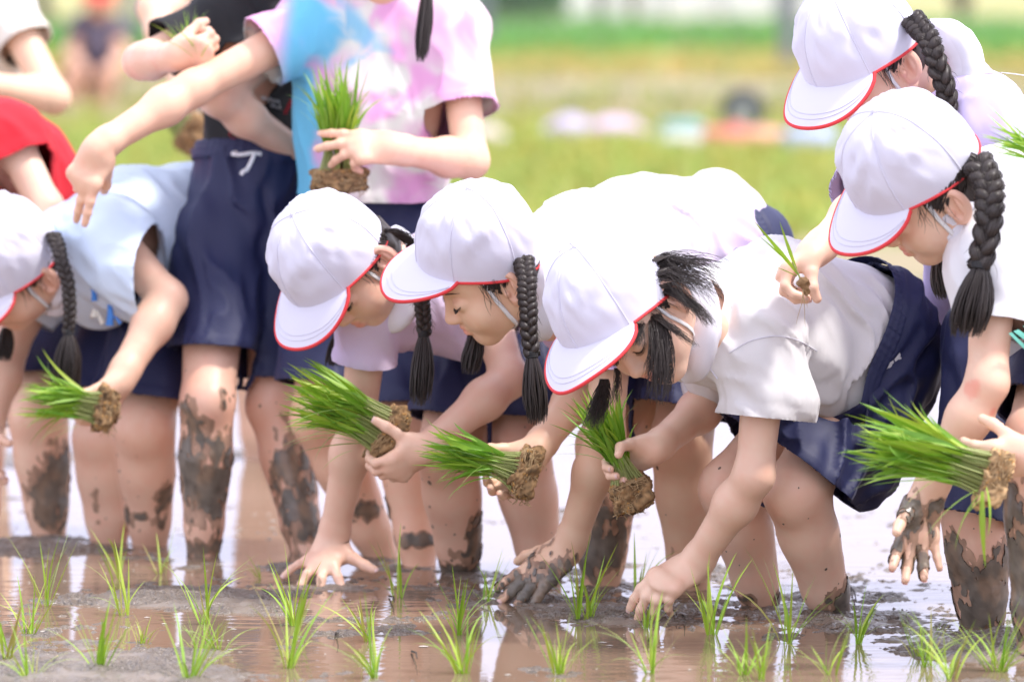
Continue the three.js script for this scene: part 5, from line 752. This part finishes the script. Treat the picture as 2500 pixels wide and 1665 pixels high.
{ // the single seedling
  const c = at([1961, 700, 10.03]), t = thing('rice_seedling', 'single rice seedling pinched between thumb and fingers, thin roots trailing', 'seedling', c);
  const roots = newMesh(); for (const [e, b] of [[[1948, 790, 10.02], 0.004], [[1972, 800, 10.02], -0.004], [[1976, 752, 10.02], 0.003], [[1965, 745, 10.02], 0.002]]) strandTo(roots, c, at(e), [b, 0, 0.002], 0.0009, 8, 0.003); part('roots', roots, ROOT, t);
  const clod = meshField([ell(at([1962, 690, 10.03]), { l: [1, 0, 0], u: [0, 1, 0], f: [0, 0, 1] }, [0.011, 0.009, 0.01], 0.01), ell(at([1970, 712, 10.03]), { l: [1, 0, 0], u: [0, 1, 0], f: [0, 0, 1] }, [0.006, 0.008, 0.006], 0.008)], 0.002, (x, y, z) => 0.004 * noise(x * 150, y * 150, z * 150)); part('soil_clod', clod, SOIL, t);
  for (const [a, b, w] of [[[1950, 670, 10.03], [1839, 530, 10.0], 1.1], [[1946, 660, 10.03], [1902, 540, 10.0], 1.2], [[1925, 640, 10.02], [1854, 571, 10.0], 1.0], [[1948, 675, 10.03], [1884, 643, 10.0], 0.8]]) { const A = at(a), B = at(b), dd = sub(B, A); leaf(t, A, norm(dd), len(dd) * 1.02, w, 0, G[1], [0.5, -1, 0.4]); }
  part('stem', tube(newMesh(), [c, at([1950, 668, 10.03]), at([1935, 640, 10.02])], 0.0016, 5), STEM, t);
}
const ORD = ['first', 'second', 'third', 'fourth', 'fifth', 'sixth', 'seventh', 'eighth', 'ninth', 'tenth', 'eleventh', 'twelfth', 'thirteenth', 'fourteenth', 'fifteenth', 'sixteenth', 'seventeenth', 'eighteenth', 'nineteenth', 'twentieth'];
{
  const spots = [[109, 1481, 0.145], [69, 1550, 0.12], [16, 1609, 0.12], [239, 1646, 0.14], [303, 1502, 0.15], [289, 1412, 0.13], [398, 1402, 0.12], [499, 1524, 0.14], [488, 1592, 0.09], [532, 1588, 0.1], [462, 1662, 0.12], [717, 1529, 0.14], [705, 1632, 0.15], [640, 1412, 0.08], [902, 1566, 0.13], [913, 1655, 0.12], [971, 1460, 0.12], [1125, 1550, 0.12], [1131, 1645, 0.11], [1186, 1471, 0.11], [1415, 1513, 0.13], [1440, 1513, 0.13], [1367, 1645, 0.13], [1556, 1458, 0.13], [1590, 1645, 0.13], [1578, 1534, 0.07], [1738, 1550, 0.12], [1818, 1648, 0.1], [1919, 1571, 0.15], [2094, 1572, 0.1], [2030, 1648, 0.12], [2243, 1606, 0.1], [2268, 1628, 0.1], [2322, 1660, 0.11], [2428, 1638, 0.13], [2445, 1640, 0.11], [75, 1660, 0.1], [345, 1570, 0.07], [1860, 1660, 0.09]];
  const rows = [[], [], []]; for (const s of spots) rows[s[1] < 1490 ? 0 : s[1] < 1600 ? 1 : 2].push(s);
  const ROW = ['back row by the feet', 'middle row in the water', 'blurred front row'];
  rows.forEach((row, k) => row.sort((a, b) => a[0] - b[0]).forEach(([u, v, L], i) => {
    const p = onGround(u, v, 0), t = thing('rice_seedling', `${ORD[i] ?? 'last'} planted rice seedling from the left in the ${ROW[k]}`, 'seedling', [p[0], 0, p[2]], 'rice seedlings planted in the mud');
    const n = (k === 0 ? 6 : k === 1 ? 10 : 13) + Math.floor(rnd() * 5); const lean = rr(-0.35, 0.25), size = rr(1.05, 1.5);
    for (let j = 0; j < n; j++) { const a = rr(0, 6.28), tilt = j < 3 ? rr(0.02, 0.18) : rr(0.15, 0.55), dir = [Math.cos(a) * tilt + lean * 0.5, 1, Math.sin(a) * tilt]; leaf(t, [p[0] + rr(-0.008, 0.008), -0.012, p[2] + rr(-0.005, 0.005)], dir, L * size * rr(0.5, 1.05), rr(0.48, 0.82), Math.floor(rnd() * 14), rnd() < 0.07 ? OLD : G[[0, 1, 1, 3, 3][Math.floor(rnd() * 5)]], [Math.cos(a), -0.3, Math.sin(a)]); }
  }));
}
// ------------------------------------------------------------------ seams, print and trimmings on the clothes
if (ALL[9]) { stroke(ALL[9], 'shirt', 'shoulder_seam', [[1780, 862], [1835, 832], [1900, 821], [1950, 832], [1996, 858]], 10.2, 0.0013, M.white); stroke(ALL[9], 'shirt', 'collar_seam', [[1712, 850], [1735, 900], [1752, 925]], 10.25, 0.0013, M.white); }
if (ALL[11]) stroke(ALL[11], 'shirt', 'shoulder_seam', [[2380, 182], [2440, 177], [2520, 186]], 10.3, 0.0013, M.white);
if (ALL[10]) { const green = std(0.16, 0.52, 0.42, 0.8), f = ALL[10].surfaces.shirt; for (const q of [[[2464, 814], [2472, 811], [2540, 878], [2532, 882]], [[2476, 809], [2488, 804], [2560, 852], [2556, 872]], [[2499, 796], [2512, 792], [2580, 836], [2570, 846]]]) { const m = newMesh(), n = 10; for (let j = 0; j <= n; j++) for (let i = 0; i <= 4; i++) { const a = [mix(q[0][0], q[1][0], i / 4), mix(q[0][1], q[1][1], i / 4)], b = [mix(q[3][0], q[2][0], i / 4), mix(q[3][1], q[2][1], i / 4)]; m.pos.push(...onCloth(f, mix(a[0], b[0], j / n), mix(a[1], b[1], j / n), 9.9, 0.0018)); m.nrm.push(0, 0, 1); } for (let j = 0; j < n; j++) for (let i = 0; i < 4; i++) { const a = j * 5 + i; m.idx.push(a, a + 1, a + 5, a + 1, a + 6, a + 5); } part('printed_stripe', renormal(m), green, ALL[10].meshes.shirt); } }
if (ALL[4]) {
  const red = std(0.5, 0.03, 0.05, 0.8), pale = std(0.6, 0.6, 0.62, 0.8), S = (pts, mat, r = 0.0016) => stroke(ALL[4], 'shirt', 'printed_lettering', pts, 11.5, r, mat, 0.5, 40);
  const scrawl = (a, b, h, n, mat, r) => { const P = []; for (let i = 0; i <= n; i++) { const t = i / n, w = (i % 2 ? 1 : -1) * h * (0.5 + 0.5 * Math.abs(Math.sin(i * 2.3))), L = Math.hypot(b[0] - a[0], b[1] - a[1]); P.push([mix(a[0], b[0], t) - (b[1] - a[1]) / L * w + (i % 2 ? 1.5 : -1), mix(a[1], b[1], t) + (b[0] - a[0]) / L * w]); } S(P, mat, r); };
  scrawl([637, 238], [682, 250], 7, 13, pale, 0.0016); scrawl([660, 256], [684, 264], 4, 7, pale, 0.0015); scrawl([560, 288], [560, 331], 4, 14, red, 0.0018); scrawl([563, 337], [583, 341], 2, 6, red); scrawl([600, 349], [632, 337], 4, 10, red); scrawl([694, 278], [712, 244], 4, 11, red, 0.0018); scrawl([636, 172], [652, 166], 4, 6, red); scrawl([700, 172], [710, 163], 4, 5, red);
  const cord = (pts) => part('drawstring', tube(newMesh(), curve(pts.map((q) => at(q)), 30), 0.0042, 7), M.cord, ALL[4].meshes.shorts); cord([[574, 372, 11.47], [568, 376, 11.45], [585, 378, 11.45], [612, 374, 11.46], [636, 376, 11.47]]); cord([[620, 375, 11.45], [612, 395, 11.43], [600, 418, 11.42]]); cord([[603, 414, 11.42], [592, 420, 11.41], [588, 427, 11.41]]);
}
if (ALL[3]) { const blue = std(0.06, 0.22, 0.6, 0.7), cream = std(0.68, 0.62, 0.52, 0.8), R = (pts, mat, r) => part('ribbon', tube(newMesh(), curve(pts.map((q) => at(q)), 12), (t) => r * (0.6 + 0.6 * t), 6, 0.4), mat, ALL[3].meshes.shirt); R([[222, 700, 11.34], [228, 715, 11.33], [229, 735, 11.33]], blue, 0.006); R([[266, 740, 11.34], [268, 765, 11.33], [266, 795, 11.33]], blue, 0.007); R([[270, 768, 11.34], [284, 778, 11.33], [293, 790, 11.33]], blue, 0.005); R([[228, 755, 11.34], [226, 775, 11.33]], cream, 0.006); R([[234, 758, 11.34], [244, 778, 11.33], [250, 790, 11.33]], cream, 0.006); }
// ------------------------------------------------------------------ things on the far side
const fieldAtD = (u, d) => { const x = (u - 1250) / FPX * d; const z = -d; return [x, globalThis.fieldY(x, z), z]; };
{
  const heap = (u, d, label, r, col, col2) => { const p = fieldAtD(u, d), t = thing('clothes_heap', label, 'clothes', p, 'clothes left on the far bank'), prims = []; for (let i = 0; i < 7; i++) { const a = rr(0, 6.28), q = rr(0, 0.75) * r; prims.push(ell([p[0] + Math.cos(a) * q * 1.3, p[1] + rr(0.02, 0.08) * r * 5, p[2] + Math.sin(a) * q * 0.7], frame([Math.sin(a), 0.2, Math.cos(a)], [0.2, 1, 0]), [r * rr(0.4, 0.7), r * rr(0.25, 0.42), r * rr(0.3, 0.55)], 0.05)); } const m = meshField(prims, 0.018, (x, y, z) => 0.02 * noise(x * 12, y * 12, z * 12)); part('folded_shirt', m, std(...col.map((v) => v * 0.8), 0.9), t); if (col2) { const q = meshField([ell([p[0] + r * 0.9, p[1] + 0.06, p[2] + 0.05], frame([0, 0, 1], [0, 1, 0]), [r * 0.9, r * 0.28, r * 0.5], 0.05)], 0.018, (x, y, z) => 0.02 * noise(x * 12, y * 12, z * 12)); part('folded_trousers', q, std(...col2, 0.9), t); } };
  heap(1175, 29, 'pinkish white heap of clothes beside the tie-dye sleeve', 0.17, [0.8, 0.66, 0.68]); heap(1362, 30, 'pale lavender heap of clothes on the grass, left of the pink heap', 0.17, [0.66, 0.58, 0.8]); heap(1500, 30, 'pink lilac heap of clothes right of the pale lavender heap', 0.17, [0.76, 0.55, 0.76]);
  heap(1690, 30, 'teal heap of clothes on the far grass', 0.13, [0.22, 0.46, 0.48]); heap(1665, 28.6, 'off-white heap of clothes in front of the teal heap', 0.12, [0.75, 0.72, 0.66]); heap(1790, 28.9, 'long red and salmon heap of clothes', 0.17, [0.72, 0.2, 0.18], [0.75, 0.36, 0.28]); heap(1990, 28.5, 'pale blue heap of clothes beside the cap brim at right', 0.17, [0.55, 0.62, 0.85]);
  { const p = fieldAtD(1815, 30.5), t = thing('tyre', 'dark grey tyre standing on the far grass behind the red clothes', 'tyre', p); const g = new THREE.TorusGeometry(0.09, 0.036, 12, 28); g.translate(p[0], p[1] + 0.12, p[2]); part('rubber', g, std(0.06, 0.065, 0.07, 0.8), t); const h = new THREE.CylinderGeometry(0.055, 0.055, 0.04, 20); h.rotateX(Math.PI / 2); h.translate(p[0], p[1] + 0.12, p[2]); part('hub', h, std(0.4, 0.42, 0.44, 0.5), t); }
  // wire fence on steel posts
  const postAt = [[-1400, 41], [-600, 41], [320, 41], [1182, 41], [1925, 36], [2650, 41]];
  postAt.forEach(([u, d], i) => { const p = fieldAtD(u, d), t = thing('fence_post', ['grey steel fence post far to the left, out past the frame', 'grey steel fence post left of the frame', 'grey steel fence post behind the outstretched arm', 'grey steel fence post beside the tie-dye shoulder', 'dark grey steel post left of the uppermost cap', 'grey steel fence post right of the frame'][i], 'post', p, 'posts of the far fence'); const m = newMesh(); tube(m, [p, add(p, [0, 1.2, 0]), add(p, [0, 2.5, 0])], i === 4 ? 0.06 : 0.05, 12); part('shaft', m, std(0.19, 0.21, 0.24, 0.5, { metalness: 0.3 }), t); const c = new THREE.SphereGeometry(0.062, 12, 8); c.translate(p[0], p[1] + 2.5, p[2]); part('post_cap', c, std(0.19, 0.21, 0.24, 0.5), t); });
  { const y0 = fieldAtD(900, 41)[1], t = thing('wire_fence', 'green grey wire mesh fence along the far bank', 'fence', [0, y0, -41.1]), m = newMesh(); for (let x = -8; x < 8; x += 0.1) for (const s of [-1, 1]) tube(m, [[x, y0 + 0.05, -41.1], [x + s * 2.3, y0 + 2.35, -41.1]], 0.0035, 3); part('wire_mesh', m, std(0.35, 0.42, 0.38, 0.5), t).userData.kind = 'stuff'; const r = newMesh(); tube(r, [[-8, y0 + 2.35, -41.1], [8, y0 + 2.35, -41.1]], 0.02, 8); part('top_rail', r, std(0.35, 0.4, 0.4, 0.5), t); }
  // two plastic tunnels
  const tunnel = (u, d, w, L, label) => { const p = fieldAtD(u, d), t = thing('plastic_greenhouse', label, 'greenhouse', p, 'white greenhouses behind the far bank'), m = newMesh(), n = 24, k = 20; for (let j = 0; j <= k; j++) for (let i = 0; i <= n; i++) { const a = i / n * Math.PI; m.pos.push(p[0] + mix(-L / 2, L / 2, j / k), p[1] + Math.sin(a) * w * 0.62, p[2] - w / 2 - Math.cos(a) * -w / 2); m.nrm.push(0, Math.sin(a), -Math.cos(a)); } for (let j = 0; j < k; j++) for (let i = 0; i < n; i++) { const a = j * (n + 1) + i; m.idx.push(a, a + 1, a + n + 1, a + 1, a + n + 2, a + n + 1); } renormal(m); part('plastic_sheet', m, std(0.82, 0.83, 0.84, 0.5), t); for (let j = 0; j <= 8; j++) { const P = []; for (let i = 0; i <= 16; i++) { const a = i / 16 * Math.PI; P.push([p[0] + mix(-L / 2, L / 2, j / 8), p[1] + Math.sin(a) * w * 0.63, p[2] - w / 2 + Math.cos(a) * w * 0.505]); } part('hoop', tube(newMesh(), P, 0.03, 6), std(0.5, 0.52, 0.54, 0.4, { metalness: 0.5 }), t); } };
  tunnel(1480, 51.5, 3, 4.2, 'long white plastic greenhouse behind the fence post and the shrubs');
  // shrubs
  const shrub = (u, d, w, h, col, label) => { const p = fieldAtD(u, d), t = thing('shrub', label, 'shrub', p, 'shrubs behind the far fence'), gs = []; for (let i = 0; i < 1500; i++) { const a = rr(0, 6.28), e = Math.asin(rr(-0.2, 1)), q = 0.55 + 0.45 * Math.cbrt(rnd()), lump = 1 + 0.3 * noise(Math.cos(a) * 2 + u, e * 2, Math.sin(a) * 2), c = [p[0] + Math.cos(a) * Math.cos(e) * w * q * lump, p[1] + h * 0.45 + Math.sin(e) * h * 0.55 * q * lump, p[2] + Math.sin(a) * Math.cos(e) * w * q]; const g = new THREE.PlaneGeometry(0.09, 0.16); g.rotateX(rr(0, 6)); g.rotateY(rr(0, 6)); g.rotateZ(rr(0, 6)); g.translate(...c); gs.push(g); } part('crown', mergeGeometries(gs), leafMat(...col), t).userData.kind = 'stuff'; for (let i = 0; i < 4; i++) part('branch', tube(newMesh(), [p, add(p, [rr(-0.3, 0.3) * w, h * 0.4, rr(-0.3, 0.3) * w]), add(p, [rr(-0.7, 0.7) * w, h * 0.75, rr(-0.6, 0.6) * w])], (q) => 0.04 * (1 - 0.8 * q), 6), std(0.14, 0.1, 0.07, 0.9), t); };
  shrub(1545, 49, 0.26, 1.5, [0.1, 0.2, 0.09], 'dark green shrub before the white greenhouse'); shrub(1462, 48.5, 0.24, 1.25, [0.33, 0.36, 0.09], 'yellow green shrub beside the dark green one'); shrub(2350, 48, 0.9, 1.5, [0.15, 0.3, 0.1], 'green shrub behind the lavender t-shirt'); shrub(2120, 48.5, 0.6, 1.1, [0.17, 0.32, 0.1], 'green shrub behind the uppermost cap'); shrub(120, 46, 1.1, 1.6, [0.2, 0.33, 0.17], 'grey green shrub behind the child with red cap'); shrub(460, 48, 0.9, 1.6, [0.2, 0.34, 0.15], 'green shrub behind the black sleeve'); shrub(1250, 47, 0.4, 0.42, [0.13, 0.3, 0.1], 'low green shrub right of the tie-dye sleeve');
}
renderer.render(scene, camera);
